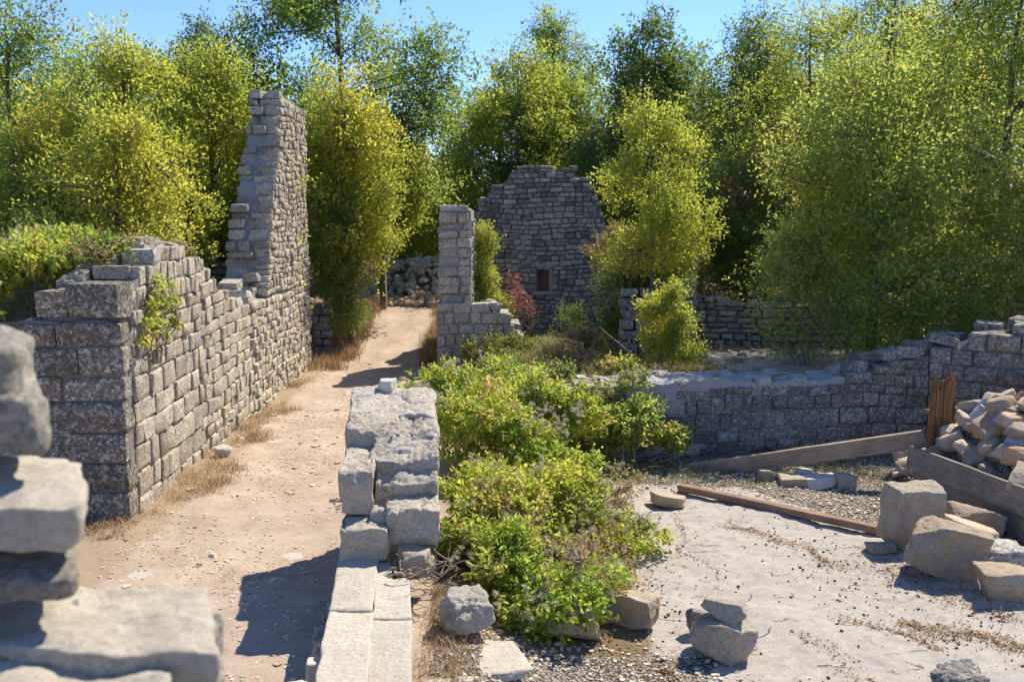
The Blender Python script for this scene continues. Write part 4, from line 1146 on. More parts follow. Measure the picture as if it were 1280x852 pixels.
# ------------------------------------------------------------------ 9. rubble pile at the path end
def far_heap():
    rnd = random.Random(88); t = thing('rubble_heap', 'broad heap of loose grey stones closing the far end of the path', 'rubble heap', (-3.2, 31, .8)); S = Stones()
    def hz(x, y):
        a = np.interp(x, [-6, -5.2, -4.2, -3, -1, 1], [.0, .35, .95, 1.2, 1.1, .9]); b = sstep(np.array(y), 30.2 + .35 * (x + 5.5) * (x < -3.2), 32.2 + .3 * (x < -4)).item()
        return a * b
    # mound body
    xs = np.linspace(-6.6, 1.5, 50); ys = np.linspace(29.8, 35, 36); X, Y = np.meshgrid(xs, ys)
    Z = np.vectorize(hz)(X, Y) + hgt(X, Y) - .12
    V = np.stack([X.ravel(), Y.ravel(), Z.ravel()], 1) - np.array(t.location); nx = 50
    i = np.arange(35)[:, None] * nx + np.arange(49)[None, :]
    link('heap_body', mesh('heap_body', V, np.stack([i, i + 1, i + nx + 1, i + nx], -1).reshape(-1, 4), M['core_dark'], True), t)
    for k in range(1300):
        x = rnd.uniform(-6.3, .5); y = 29.9 + 3.2 * rnd.random() ** 1.3; 
        s = rnd.uniform(.12, .32) if k % 4 else rnd.uniform(.25, .42)
        z = hz(x, y) + .85 + rnd.uniform(-.02, .08)
        if hz(x, y) < .04 and rnd.random() < .55: continue
        X, Y, Z = jitter_axes(np.array([1., 0, 0]), np.array([0, 1., 0]), np.array([0, 0, 1.]), rnd, 35)
        S.add('rock', np.array([x, y, z]), X, Y, Z, (s, s * .7, s * .5), 'rubble' if y < 30.8 else 'grey', rnd)
    S.finish(t)
far_heap()

# ------------------------------------------------------------------ 10. foreground parapet (out of focus)
def parapet():
    t = thing('parapet_wall', 'out-of-focus broken parapet of large blotched stones at the lower left corner', 'stone wall', (-1.2, 2.3, 0)); plc = Vector(t.location)
    def box_px(x0, y0, x1, y1, y, dep, seed, mat='blotched', rz=0, **kw):
        a = D(x0, y0, y + dep * .8); b = D(x1, y1, y); b[0] = D(x1, y1, y + dep * .8)[0]; c = (a + b) / 2; kw.setdefault('n', 20); kw.setdefault('block', .7)
        o = link('stone', hero_mesh('parapet_stone', (abs(b[0] - a[0]) * 1.06, dep, abs(a[2] - b[2]) * 1.05), seed, mat, **kw), t)
        o.location = Vector((c[0], y + dep / 2, c[2])) - plc; o.rotation_euler = (0, 0, R(rz)); return o
    def slabq(p0, p1, y0_, y1_, zt, zb, seed, mat, n=26, r=.14, amp=.02, tilt=0.):
        """irregular block with side edges running towards the viewer"""
        P, F = rbox(n, r); u = P[:, 0] + .5; v = P[:, 1] + .5; wq = P[:, 2] + .5
        yy = y0_ + v * (y1_ - y0_); k0, k1 = (p0 - 640) / FPX, (p1 - 640) / FPX
        Q = np.stack([(k0 + (k1 - k0) * u) * yy, yy, zb + wq * (zt - zb) + wq * tilt * (v - .5)], 1)
        d = np.stack([fbm(Q * 7, seed, 5), fbm(Q * 7 + 9, seed + 1, 5), fbm(Q * 7 + 19, seed + 2, 5)], 1)
        Q = Q + d * amp * 1.8 + np.round(fbm(Q * 5, seed + 4, 2) * 4)[:, None] / 4 * amp * np.array([.5, .5, .7])
        return link('stone', mesh('parapet_stone', Q - np.array(plc), F, M[mat], True), t)
    zf = lambda py, y: D(0, py, y)[2]
    slabq(-260, 30, 2.25, 2.65, zf(412, 2.6), zf(520, 2.25), 3001, 'blotched', r=.3)
    slabq(-260, 40, 2.22, 2.6, zf(470, 2.5), zf(575, 2.2), 3002, 'blotched', r=.2)
    slabq(-260, 84, 2.10, 2.6, zf(568, 2.55), zf(690, 2.1), 3003, 'sill', r=.2)
    slabq(-260, 74, 2.08, 2.6, zf(650, 2.5), zf(752, 2.1), 3009, 'blotched', r=.2)
    slabq(-260, 68, 2.05, 2.6, zf(725, 2.5), zf(830, 2.05), 3004, 'blotched', r=.16, amp=.03)
    slabq(-60, 252, 2.02, 2.48, zf(728, 2.46), zf(890, 2.0), 3005, 'sill', r=.08, amp=.016, n=34, tilt=-.02)
    slabq(-260, 190, 1.80, 2.12, zf(818, 2.1), zf(960, 1.8), 3006, 'sill', r=.2)
    slabq(-300, 258, 2.04, 2.55, zf(880, 2.04), 2.1, 3007, 'grey', r=.05)
    S = Stones(); rnd = random.Random(3)
    lay(S, (-1.65, 2.1, 0), (1, 0, 0), (0, -1, 0), 1.0, lambda u: 2.2, -.1, (.25, .33), (.3, .5), rnd, 'ashlar', 'grey')
    lay(S, (-.65, 2.1, 0), (0, 1, 0), (1, 0, 0), .45, lambda u: 2.2, -.1, (.25, .33), (.3, .5), rnd, 'ashlar', 'grey')
    core(t, (-1.65, 2.1, 0), (1, 0, 0), (0, -1, 0), 1.0, lambda u: 2.15, -.2, .45, 'mortar', .03, seed=30)
    S.finish(t)
parapet()

# ------------------------------------------------------------------ 11. pebbles, chips and straw on the ground
def scatter_pebbles(name, pts, smin, smax, mat, seed, flat=.55):
    rs = np.random.RandomState(seed); n = len(pts)
    if n == 0: return
    geos = [rock_geo(4000 + k, 1, .2, 5, .05)[0] for k in range(6)]; F0 = cdirs(1)[1]
    geos = [g * rs.uniform(.8, 1, 3) for g in geos]
    s = smin + (smax - smin) * rs.random(n) ** 2.2; a = rs.uniform(0, 6.28, n)
    gi = rs.randint(0, 6, n); B = np.array(geos)[gi]
    sc_ = np.stack([s, s * rs.uniform(.6, 1, n), s * flat * rs.uniform(.6, 1.2, n)], 1)
    B = B * sc_[:, None, :]
    ca, sa = np.cos(a)[:, None], np.sin(a)[:, None]
    x = B[..., 0] * ca - B[..., 1] * sa; y = B[..., 0] * sa + B[..., 1] * ca
    z = hgt(pts[:, 0], pts[:, 1])
    V = np.stack([x + pts[:, 0:1], y + pts[:, 1:2], B[..., 2] + (z + sc_[:, 2] * .25)[:, None]], -1).reshape(-1, 3)
    F = (F0[None] + (np.arange(n) * len(geos[0]))[:, None, None]).reshape(-1, 4)
    link(name, mesh(name, V, F, M[mat], False), kind='stuff')
rs = np.random.RandomState(1)
def samp(n, x0, x1, y0, y1, keep=None, sd=1):
    rs = np.random.RandomState(sd); p = np.stack([rs.uniform(x0, x1, n), rs.uniform(y0, y1, n)], 1)
    if keep is not None: p = p[keep(p[:, 0], p[:, 1], rs.random(n), fbm(np.stack([p[:, 0], p[:, 1], 0 * p[:, 0]], 1) * 1.3, sd, 3))]
    return p
scatter_pebbles('path_gravel', samp(16000, -4.5, -1.3, 5.8, 24, lambda x, y, r, n: (x > xwall(y) + .05) & (r < .35 + 1.4 * n), 2), .008, .045, 'chips', 5, .4)
scatter_pebbles('path_stones', samp(420, -4.5, -1.4, 6, 24, lambda x, y, r, n: (x > xwall(y) + .1) & (r < .5 + n), 3), .04, .13, 'chips', 6, .35)
scatter_pebbles('floor_gravel', samp(30000, -.6, 6.2, 6.3, 14.2, lambda x, y, r, n:
    (((x - (5.15 - .62 * (y - 9.0)) > .0 + .3 * n) & (y > 8) & (x > .6) & (x < 5.2 + (12.3 - y) * .23) & (r < .8)) |
     ((y < 7.7 + .3 * n) & (x < 1.6 + n) & (r < .75)) | ((x > 1.0) & (y > 12.4) & (r < .7)) | ((x > .7) & (x < 1.4) & (r < .25))), 4), .012, .05, 'chips', 7)
scatter_pebbles('floor_specks', samp(3200, .9, 5.6, 6.2, 12.6, lambda x, y, r, n: r < .45 + 1.2 * n, 5), .010, .034, 'mortar_dark', 8, .6)
scatter_pebbles('terrace_stones', samp(260, 3.3, 7.5, 15.8, 20.3, lambda x, y, r, n: r < .25 + .6 * (y > 19), 6), .05, .28, 'grey', 9, .5)

def blades(name, pts, hmin, hmax, width, mat, seed, spread=.5, per=14, tr=.05, tint=(0, 1), parent=None, zf=None, kind='stuff', lean=0.6):
    rs = np.random.RandomState(seed); n = len(pts) * per
    c = np.repeat(pts, per, axis=0)
    base = c[:, :2] + rs.normal(0, tr, (n, 2)); bz = (hgt(base[:, 0], base[:, 1]) if zf is None else zf(base)) - .01
    h = rs.uniform(hmin, hmax, n); a = rs.uniform(0, 6.28, n); ln = rs.uniform(.1, lean, n) * h
    dx, dy = np.cos(a) * ln, np.sin(a) * ln; wx, wy = -np.sin(a) * width / 2, np.cos(a) * width / 2
    b0 = np.stack([base[:, 0] - wx, base[:, 1] - wy, bz], 1); b1 = np.stack([base[:, 0] + wx, base[:, 1] + wy, bz], 1)
    m0 = np.stack([base[:, 0] + dx * .35 - wx * .8, base[:, 1] + dy * .35 - wy * .8, bz + h * .6], 1); m1 = np.stack([base[:, 0] + dx * .35 + wx * .8, base[:, 1] + dy * .35 + wy * .8, bz + h * .6], 1)
    tp = np.stack([base[:, 0] + dx, base[:, 1] + dy, bz + h * .95], 1)
    V = np.stack([b0, b1, m1, m0, tp], 1).reshape(-1, 3); k = np.arange(n)[:, None] * 5
    F4 = k + np.array([[0, 1, 2, 3]]); F3 = k + np.array([[3, 2, 4]])
    ti = np.repeat(np.clip(rs.uniform(tint[0], tint[1], n), 0, 1), 5)
    if parent is not None: V = V - np.array(parent.location)
    return link(name, mesh(name, V, [F4, F3], M[mat], False, dict(tint=ti)), parent, kind=kind)
# dry grass fringe at the left wall foot, thin tufts elsewhere
g1 = samp(900, -4.6, -3.4, 10.6, 23.2, lambda x, y, r, n: (x - xwall(y) > .02) & (x - xwall(y) < .30 + .8 * n) & (r < .45 + 1.2 * n), 11)
g1 = np.vstack([g1, samp(70, -5.4, -4.3, 10.5, 11.1, lambda x, y, r, n: r < .8, 12)])
blades('dry_grass', g1, .03, .15, .006, 'straw', 21, per=26, tr=.09, lean=2.2)
blades('dry_grass', samp(300, -4.9, -3.9, 22.5, 30, lambda x, y, r, n: r < .8, 13), .1, .35, .012, 'straw', 22, per=22, tr=.12)
blades('dry_grass', samp(160, -2.2, -1.75, 23, 29, None, 14), .08, .3, .012, 'straw', 23, per=22, tr=.1)
blades('terrace_grass', samp(1900, -.6, 3.7, 15.3, 26.0, lambda x, y, r, n: r < .2 + 1.8 * n, 15), .05, .34, .013, 'grass', 24, per=20, tr=.2, lean=1.5, tint=(.35, 1))
blades('dry_grass', samp(120, 4.2, 5.2, 8.6, 10.2, lambda x, y, r, n: r < .4, 16), .04, .16, .005, 'straw', 25, per=10, tr=.06, lean=1.5)
blades('weeds', samp(260, 1.4, 5.0, 12.7, 14.1, lambda x, y, r, n: r < .6 + n, 17), .03, .12, .008, 'grass', 26, per=16, tr=.08, tint=(0, .6))
blades('dry_grass', samp(200, -.68, -.3, 6.3, 8.2, lambda x, y, r, n: r < .8, 18), .03, .12, .005, 'straw', 27, per=12, tr=.05, lean=1.6)

# ------------------------------------------------------------------ 12. foliage engine
def tube_net(lines, sides=5):
    """lines: list of (pts (k,3), radii (k,))"""
    Vs = []; Fs = []; nv = 0
    for P, rad in lines:
        P = np.asarray(P, float); k = len(P)
        T = np.gradient(P, axis=0); T /= np.linalg.norm(T, axis=1)[:, None] + 1e-9
        ref = np.array([0.31, 0.17, 0.93]); A = np.cross(T, ref); A /= np.linalg.norm(A, axis=1)[:, None] + 1e-9; B = np.cross(T, A)
        ang = np.linspace(0, 2 * np.pi, sides, endpoint=False)
        ring = P[:, None] + (A[:, None] * np.cos(ang)[None, :, None] + B[:, None] * np.sin(ang)[None, :, None]) * np.asarray(rad)[:, None, None]
        Vs.append(ring.reshape(-1, 3))
        i = np.arange(k - 1)[:, None] * sides + np.arange(sides)[None]; j = np.arange(k - 1)[:, None] * sides + (np.arange(sides)[None] + 1) % sides
        Fs.append(np.stack([i, j, j + sides, i + sides], -1).reshape(-1, 4) + nv); nv += k * sides
    return np.vstack(Vs), np.vstack(Fs)

def leaves(c, d, nrm, L, W, tint, shape=4, fold=.25):
    d = d / (np.linalg.norm(d, axis=1)[:, None] + 1e-9)
    s = np.cross(d, nrm); s /= np.linalg.norm(s, axis=1)[:, None] + 1e-9; nn = np.cross(s, d)
    L = L[:, None]; W = W[:, None]; n = len(c)
    if shape == 4:
        V = np.stack([c, c + d * L * .5 + s * W * .5 + nn * W * fold, c + d * L, c + d * L * .5 - s * W * .5 + nn * W * fold], 1)
        k = np.arange(n)[:, None] * 4; F = np.vstack([k + np.array([[0, 1, 2]]), k + np.array([[0, 2, 3]])])
        return V.reshape(-1, 3), F, np.repeat(tint, 4)
    V = np.stack([c, c + d * L * .28 + s * W * .5 + nn * W * fold, c + d * L * .66 + s * W * .38 + nn * W * fold * .6 - nn * L * .05, c + d * L - nn * L * .12,
                  c + d * L * .66 - s * W * .38 + nn * W * fold * .6 - nn * L * .05, c + d * L * .28 - s * W * .5 + nn * W * fold], 1)
    k = np.arange(n)[:, None] * 6; F = np.vstack([k + np.array([[0, 1, 2, 3]]), k + np.array([[0, 3, 4, 5]])])
    return V.reshape(-1, 3), F, np.repeat(tint, 6)

def sprays(rs, lumps, n, per, slen, lsize, gap=.25, gfreq=1.1, seed=0, up=.35, shape=4, shell=.45, tbase=.45, tvar=.25, droop=.0, aspect=.5, zmin=None, lumpy=.25):
    """leafy sprays spread through a set of ellipsoid lumps [(centre, radii, weight)]"""
    wts = np.array([l[2] if len(l) > 2 else l[1][0] * l[1][1] * l[1][2] for l in lumps], float) ** .8; wts /= wts.sum()
    li = rs.choice(len(lumps), n, p=wts); C = np.array([l[0] for l in lumps], float)[li]; Rr = np.array([l[1] for l in lumps], float)[li]
    u = rs.normal(0, 1, (n, 3)); u /= np.linalg.norm(u, axis=1)[:, None]
    rr = (shell + (1 - shell) * rs.random(n) ** .6) * (1 + lumpy * fbm(u * 2.3 + li[:, None] * 3.1, seed + 1, 3) * 1.6)
    p = C + u * Rr * rr[:, None]
    g = fbm(p * gfreq, seed + 7, 2)
    keep = g > (gap * 2 - 1) * .5 - .05
    if gap > 0: keep = g > np.quantile(g, gap)
    if zmin is not None: keep &= p[:, 2] > zmin
    p = p[keep]; u = u[keep]; m = len(p); C = C[keep]
    dirs = u + rs.normal(0, .45, (m, 3)) + np.array([0, 0, up - droop]); dirs /= np.linalg.norm(dirs, axis=1)[:, None]
    stint = tbase + tvar * fbm(p * .8, seed + 11, 3) * 1.6 + tvar * .6 * fbm(p * 2.6, seed + 13, 2) + rs.normal(0, tvar * .45, m)
    sl_ = slen * rs.uniform(.4, 1.35, m)
    # leaves along each spray
    t = rs.random((m, per)); lat = rs.normal(0, 1, (m, per, 3)) * (slen * .17 * (1.1 - .6 * t))[..., None]
    c = (p[:, None] - dirs[:, None] * sl_[:, None, None] * .5 + dirs[:, None] * (t * sl_[:, None])[..., None] + lat)
    c[..., 2] -= droop * t * t * sl_[:, None] * .6
    c = c.reshape(-1, 3); k = len(c)
    dd = np.repeat(dirs, per, 0) * .6 + rs.normal(0, .6, (k, 3)) + lat.reshape(-1, 3) / slen * 1.2
    nm = rs.normal(0, .55, (k, 3)) + np.array([0, 0, .9]) + np.repeat(u, per, 0) * .35
    L = lsize * rs.uniform(.65, 1.3, k); W = L * aspect * rs.uniform(.8, 1.2, k)
    tint = np.clip(np.repeat(stint, per) + rs.normal(0, .10, k), 0, 1)
    V, F, T = leaves(c, dd, nm, L, W, tint, shape)
    return V, F, T, p, dirs, sl_

def grow_tree(name, label, base, height, lumps, n, per, slen, lsize, mat, seed, gap=.25, trunk_r=.12, lean=(0, 0), group=None, shape=4, tbase=.45, tvar=.25,
              nlimb=16, bark='bark', gfreq=1.1, aspect=.5, cat='tree', shell=.62, droop=0., extra=None, multi=1, lumpy=.25, up=.35):
    rs = np.random.RandomState(seed); base = np.array(base, float)
    t = thing(name, label, cat, tuple(base), group)
    lw = [((np.array(c) + base), r, *rest) for c, r, *rest in lumps]
    V, F, T, p, dirs, sl_ = sprays(rs, lw, n, per, slen, lsize, gap, gfreq, seed, up, shape, shell, tbase, tvar, droop, aspect, zmin=base[2] + .05, lumpy=lumpy)
    link('crown', mesh('crown', V - base, F, M[mat], False, dict(tint=T)), t)
    # trunks and limbs
    lines = []; nodes = []
    top = np.array([lean[0], lean[1], height])
    for q in range(multi):
        off = rs.normal(0, .25 * (multi > 1), 2)
        k = 9; s = np.linspace(0, 1, k)
        P = base[None] + s[:, None] * (top * (1 if q == 0 else rs.uniform(.7, .95)))[None] + np.concatenate([np.array([[0, 0, -.2]]), np.cumsum(rs.normal(0, .05 * height / 8, (k - 1, 3)), 0)])
        P[:, :2] += off * (.25 + s[:, None] * (1.5 if multi > 1 else 0))
        rad = trunk_r * (1 - .85 * s) * (1 if q == 0 else .75)
        lines.append((P, rad)); nodes += [(P[i], rad[i]) for i in range(2, k)]
    NP = np.array([a for a, _ in nodes]); NR = np.array([b for _, b in nodes])
    idx = rs.permutation(len(p))[:nlimb * 9]
    limb_pts = []
    for ii in idx[:nlimb]:
        tgt = p[ii]; cost = np.linalg.norm(NP - tgt, axis=1) + 1.2 * np.maximum(0, NP[:, 2] - tgt[2] + .4)
        j = int(np.argmin(cost)); a = NP[j]; s = np.linspace(0, 1, 6)[:, None]
        P = a + (tgt - a) * s + np.array([0, 0, 1]) * (np.sin(s * 3.14) * .04 * np.linalg.norm(tgt - a)) + rs.normal(0, .05, (6, 3)) * s
        r0 = max(.012, NR[j] * .5); lines.append((P, r0 * (1 - .75 * s[:, 0]))); limb_pts += [(P[i], r0 * (1 - .75 * s[i, 0])) for i in range(1, 6)]
    LP = np.array([a for a, _ in limb_pts]) if limb_pts else NP
    for ii in idx[nlimb:]:
        tgt = p[ii]; j = int(np.argmin(np.linalg.norm(LP - tgt, axis=1))); a = LP[j]; s = np.linspace(0, 1, 4)[:, None]
        P = a + (tgt - a) * s + rs.normal(0, .04, (4, 3)) * s
        lines.append((P, np.linspace(.016, .004, 4)))
    # spray stems
    for ii in rs.permutation(len(p))[:min(len(p), 170)]:
        a = p[ii] - dirs[ii] * sl_[ii] * .6; lines.append((np.array([a, p[ii], p[ii] + dirs[ii] * sl_[ii] * .5]), np.array([.007, .005, .002])))
    if extra: extra(lines, rs)
    TV, TF = tube_net(lines, 4)
    link('trunk' if cat == 'tree' else 'stem', mesh('trunk', TV - base, TF, M[bark], True), t)
    return t

def zg(x, y): return H1(x, y) - .03

def tree_px(name, label, px0, py_top, px1, py_bot, y, mat, seed, n, per=25, lsize=.095, zbase=None, dens=1, **kw):
    kw['gap'] = min(.5, kw.get('gap', .2) + .14) if y < 28 else kw.get('gap', .2) * .75; n = int(n * (1.0 if y < 28 else 1.15)); kw['gfreq'] = 1.7 if y < 30 else 1.2
    """crown spanning the given photo extent at distance y"""
    a = D(px0, py_top, y); b = D(px1, py_bot, y); cx = (a[0] + b[0]) / 2; wv = abs(b[0] - a[0]) / 2 * kw.pop('wide', 1.45); zt = a[2]; zb = b[2]
    g = zg(cx, y) if zbase is None else zbase
    rs = np.random.RandomState(seed + 500); hh = zt - zb
    lumps = []
    nl = kw.pop('nl', 9) * 3
    for k in range(nl):
        f = (k + .5) / nl
        env = wv * max(.3, 1 - abs(2 * f - .75) ** 3 * .42)
        rr = wv * rs.uniform(.20, .42); a_ = rs.uniform(0, 6.283); rr = min(rr, .95); rad = max(0, env - rr * .8) * math.sqrt(rs.uniform(.05, 1))
        zc = zb + hh * (.06 + .88 * f) + rs.uniform(-.1, .1)
        lumps.append(((math.cos(a_) * rad, math.sin(a_) * rad * .8, zc - g), (rr, rr, rr * rs.uniform(.6, .95))))
    return grow_tree(name, label, (cx, y, g), zt - g - .25 * hh * .2, lumps, int(n * .98), per, kw.pop('slen', .85), lsize, mat, seed, **kw)

# ------------------------------------------------------------------ 13. trees
TG = 'trees behind the ruins'
tree_px('broadleaf_tree', 'dense dark-topped tree at the upper left corner behind the left wall', -130, 8, 150, 330, 21, 'leaf_mid', 101, 1400, lsize=.09, tbase=.5, gap=.12, group=TG, nl=12)
tree_px('broadleaf_tree', 'wide yellow-green tree rising left of the tall wall fragment', 60, 48, 250, 340, 20, 'leaf_yellow', 102, 1400, lsize=.09, tbase=.5, gap=.12, group=TG, nl=12)
tree_px('broadleaf_tree', 'lime-coloured tree touching the left side of the tall wall fragment', 190, 62, 345, 350, 21.5, 'leaf_yellow', 103, 1200, lsize=.09, tbase=.42, gap=.12, group=TG, nl=12)
tree_px('broadleaf_tree', 'orange-tinged shrubby tree in front of the upper left trees', 70, 150, 215, 330, 17.5, 'leaf_yellow', 104, 900, tbase=.58, tvar=.22, gap=.2, group=TG, lsize=.08)
tree_px('broadleaf_tree', 'dark green tree showing thin tips above the lime trees left of the fragment', 190, 38, 330, 200, 27, 'leaf_dark', 105, 800, gap=.3, group=TG)
tree_px('broadleaf_tree', 'tall airy tree with visible branches directly behind the tall fragment', 285, -60, 545, 260, 29, 'leaf_mid', 106, 2000, per=24, lsize=.12, gap=.36, gfreq=.9, group=TG, nlimb=30, trunk_r=.2, nl=12, tbase=.4, shell=.3)
tree_px('broadleaf_tree', 'yellowing round tree overhanging the path right of the tall fragment', 350, 105, 522, 340, 25.5, 'leaf_yellow', 107, 1400, lsize=.10, wide=1.1, tbase=.5, tvar=.26, gap=.18, group=TG, nl=10)
tree_px('broadleaf_tree', 'pale airy tree with fine stems behind the slim pillar and gable', 552, 62, 745, 300, 36, 'leaf_yellow', 108, 1300, per=24, lsize=.125, gap=.2, tbase=.3, group=TG, nlimb=30, nl=11, multi=3, shell=.3)
tree_px('broadleaf_tree', 'light-leaved tree tip standing up left of centre against the sky', 628, 22, 740, 190, 40, 'leaf_mid', 109, 700, per=22, lsize=.125, gap=.2, tbase=.55, group=TG, nlimb=20, shell=.3)
tree_px('broadleaf_tree', 'dark green upright tree with bare leader right of the gable', 735, 20, 885, 300, 30, 'leaf_dark', 110, 1400, per=24, lsize=.125, gap=.28, tbase=.6, group=TG, nl=11)
tree_px('broadleaf_tree', 'slender sunlit yellow-green tree growing in front of the gable on the right', 735, 128, 893, 350, 19.5, 'leaf_yellow', 111, 1300, per=28, lsize=.065, gap=.2, tbase=.40, tvar=.18, group=TG, nl=11, trunk_r=.06, slen=.5, wide=1.14)
tree_px('broadleaf_tree', 'dark oval tree between the slender tree and the big right-hand tree', 872, 25, 1010, 260, 28, 'leaf_dark', 112, 1200, per=24, lsize=.09, gap=.15, tbase=.75, group=TG, nl=10)
tree_px('broadleaf_tree', 'yellowish spreading tree behind the top of the big right-hand tree', 920, 8, 1110, 260, 24, 'leaf_yellow', 113, 1300, per=26, lsize=.08, gap=.22, tbase=.3, group=TG, nl=10)
tree_px('broadleaf_tree', 'big green tree bending over the low wall at the right', 985, 60, 1200, 440, 17.6, 'leaf_mid', 114, 2100, per=28, lsize=.082, gap=.12, tbase=.74, tvar=.25, group=TG, nl=13, trunk_r=.12, nlimb=26)
tree_px('broadleaf_tree', 'tall dense tree filling the upper right corner', 1110, -70, 1400, 400, 19.5, 'leaf_mid', 115, 2200, per=26, lsize=.088, gap=.12, tbase=.66, group=TG, nl=13, trunk_r=.16)
tree_px('broadleaf_tree', 'bright tree crown between the yellowish tree and the upper right corner', 1040, -40, 1190, 200, 22.5, 'leaf_yellow', 116, 900, per=26, lsize=.075, gap=.2, tbase=.25, group=TG, nl=8)
tree_px('broadleaf_tree', 'shadowy tree with a few red leaves under the dark oval tree', 860, 190, 1010, 380, 23, 'leaf_dark', 117, 1200, per=26, lsize=.07, gap=.15, tbase=.5, group=TG)
tree_px('broadleaf_tree', 'small bright tree between the overhanging tree and the slim pillar', 470, 190, 610, 335, 41, 'leaf_mid', 118, 900, lsize=.10, gap=.15, tbase=.55, group=TG)

def copy_tree(src, label, loc, scale, rz):
    r = src.copy(); COL.objects.link(r); r.location = loc; r.rotation_euler = (0, 0, rz); r.scale = scale; r['label'] = label
    for ch in list(src.children):
        c = ch.copy(); COL.objects.link(c); c.parent = r
    return r
TREES = [o for o in bpy.data.objects if o.type == 'EMPTY' and o.name.startswith('broadleaf_tree')]
def behind(idx, label, px, py, y, rz, wid=1.0):
    src = TREES[idx]; crown = [c for c in src.children if c.name.startswith('crown')][0]
    ztop = max(v[2] for v in crown.bound_box); a = D(px, py, y); g = H1(a[0], y) - .1
    sc_ = (a[2] - g) / ztop
    return copy_tree(src, label, (a[0], y, g), (sc_ * wid, sc_ * wid, sc_), rz)
for args in ((1, 'rear tree filling the skyline at the far left edge', -60, 20, 27, 1.0, 1.2), (0, 'rear tree whose crown shows between the dark-topped and the yellow-green tree', 95, 40, 29, 2.2, 1.2),
             (2, 'rear tree showing above the lime-coloured tree', 215, 48, 31, .7, 1.3), (10, 'rear tree closing the skyline just left of the tall airy tree', 300, 75, 33, 3.0, 1.3),
             (6, 'rear tree filling the space below the tall airy tree', 420, 90, 34, 1.9, 1.3), (3, 'low rear tree behind the overhanging yellowing tree', 500, 150, 38, 4.0, 1.6),
             (8, 'rear tree between the two airy trees behind the gable', 625, 90, 38, 2.5, 1.5), (9, 'rear tree behind the gable top', 700, 95, 37, .4, 1.5), (12, 'rear tree left of the dark oval tree', 800, 85, 36, 1.2, 1.5),
             (11, 'rear tree right of the dark upright tree', 880, 100, 34, 3.3, 1.5), (14, 'rear tree behind the dark oval tree', 960, 45, 33, 2.0, 1.3), (13, 'rear tree behind the yellowish spreading tree', 1050, 25, 31, 4.2, 1.3),
             (9, 'rear tree seen through the upper right crowns', 1140, 5, 29, 5.1, 1.4), (14, 'rear tree beyond the upper right corner tree', 1240, -10, 28, .9, 1.3)):
    behind(*args)

tree_px('broadleaf_tree', 'yellow-green crown arching over the path end beside the rubble heap', 418, 125, 535, 305, 29.5, 'leaf_yellow', 119, 1000, lsize=.10, tbase=.45, tvar=.22, gap=.2, group=TG, wide=1.15, slen=.7)

def distant_wood():
    rs = np.random.RandomState(5); lumps = []
    for k in range(60):
        x = rs.uniform(-34, 34); y = rs.uniform(38, 52)
        ztop = 3.5 + (rs.uniform(130, 200)) / FPX * y
        gap_x = D(538, 200, y)[0]
        if abs(x - gap_x) < 2.6: ztop = 3.5 + 60 / FPX * y
        lumps.append(((x, y, ztop * .5), (rs.uniform(2.5, 4), 2.5, ztop * .55), 1))
    V, F, T, *_ = sprays(rs, lumps, 3400, 20, 1.3, .30, 0, 1, 5, shell=.5, tbase=.45)
    link('distant_woods', mesh('distant_woods', V, F, M['leaf_mid'], False, dict(tint=T * .7)), kind='stuff')
distant_wood()

# ------------------------------------------------------------------ 14. bushes and undergrowth
def split_lumps(lumps, k, seed, f=(.38, .62)):
    rs = np.random.RandomState(seed); out = []
    for c, r, *w in lumps:
        out.append((c, tuple(np.array(r) * .7)))
        for q in range(k):
            u = rs.normal(0, 1, 3); u /= np.linalg.norm(u); u[2] = abs(u[2]) * .9 if rs.rand() < .8 else u[2]
            m = rs.uniform(*f); out.append((tuple(np.array(c) + u * np.array(r) * .72), tuple(np.array(r) * m * rs.uniform(.7, 1.2, 3))))
    return out

BG = 'bushes around the ruins'
def bush(name, label, base, lumps, n, mat, seed, per=24, slen=.35, lsize=.05, **kw):
    lumps = split_lumps(lumps, kw.pop('split', 5), seed)
    kw.setdefault('gap', .15)
    return grow_tree(name, label, base, kw.pop('h', .8), lumps, n, per, slen, lsize, mat, seed, cat='bush', nlimb=kw.pop('nlimb', 12), trunk_r=kw.pop('tr', .03), multi=kw.pop('multi', 4), bark='twig', **kw)
b = D(420, 330, 25); bush('bush', 'dark green bush at the foot of the tree right of the tall fragment', (b[0], 25.2, .2), [((0, 0, 1.2), (.75, .8, 1.2)), ((-.2, 0, 2.2), (.8, .8, .9)), ((.3, .2, 2.6), (.9, .8, .8)), ((.1, .4, .6), (.6, .5, .7)), ((.1, .3, 3.4), (.8, .7, .8))], 1200, 'leaf_dark', 201, lsize=.07, slen=.5, tbase=.8)
b = D(610, 350, 23.6); bush('bush', 'yellow-green bush squeezed between the slim pillar and the gable', (b[0], 23.9, .5), [((-.05, 0, 1.2), (.45, .45, .9)), ((-.1, 0, 2.3), (.28, .3, .55)), ((.2, 0, .6), (.5, .4, .5))], 600, 'leaf_yellow', 202, tbase=.35)
b = D(658, 380, 23.2); bush('bush', 'sparse shrub with red autumn leaves beside the yellow-green bush', (b[0], 23.3, .7), [((-.1, 0, .5), (.4, .3, .5)), ((-.25, 0, 1.1), (.3, .3, .45)), ((.15, 0, .7), (.2, .2, .25))], 60, 'leaf_red', 203, per=12, tbase=.55, tvar=.4, gap=.3)
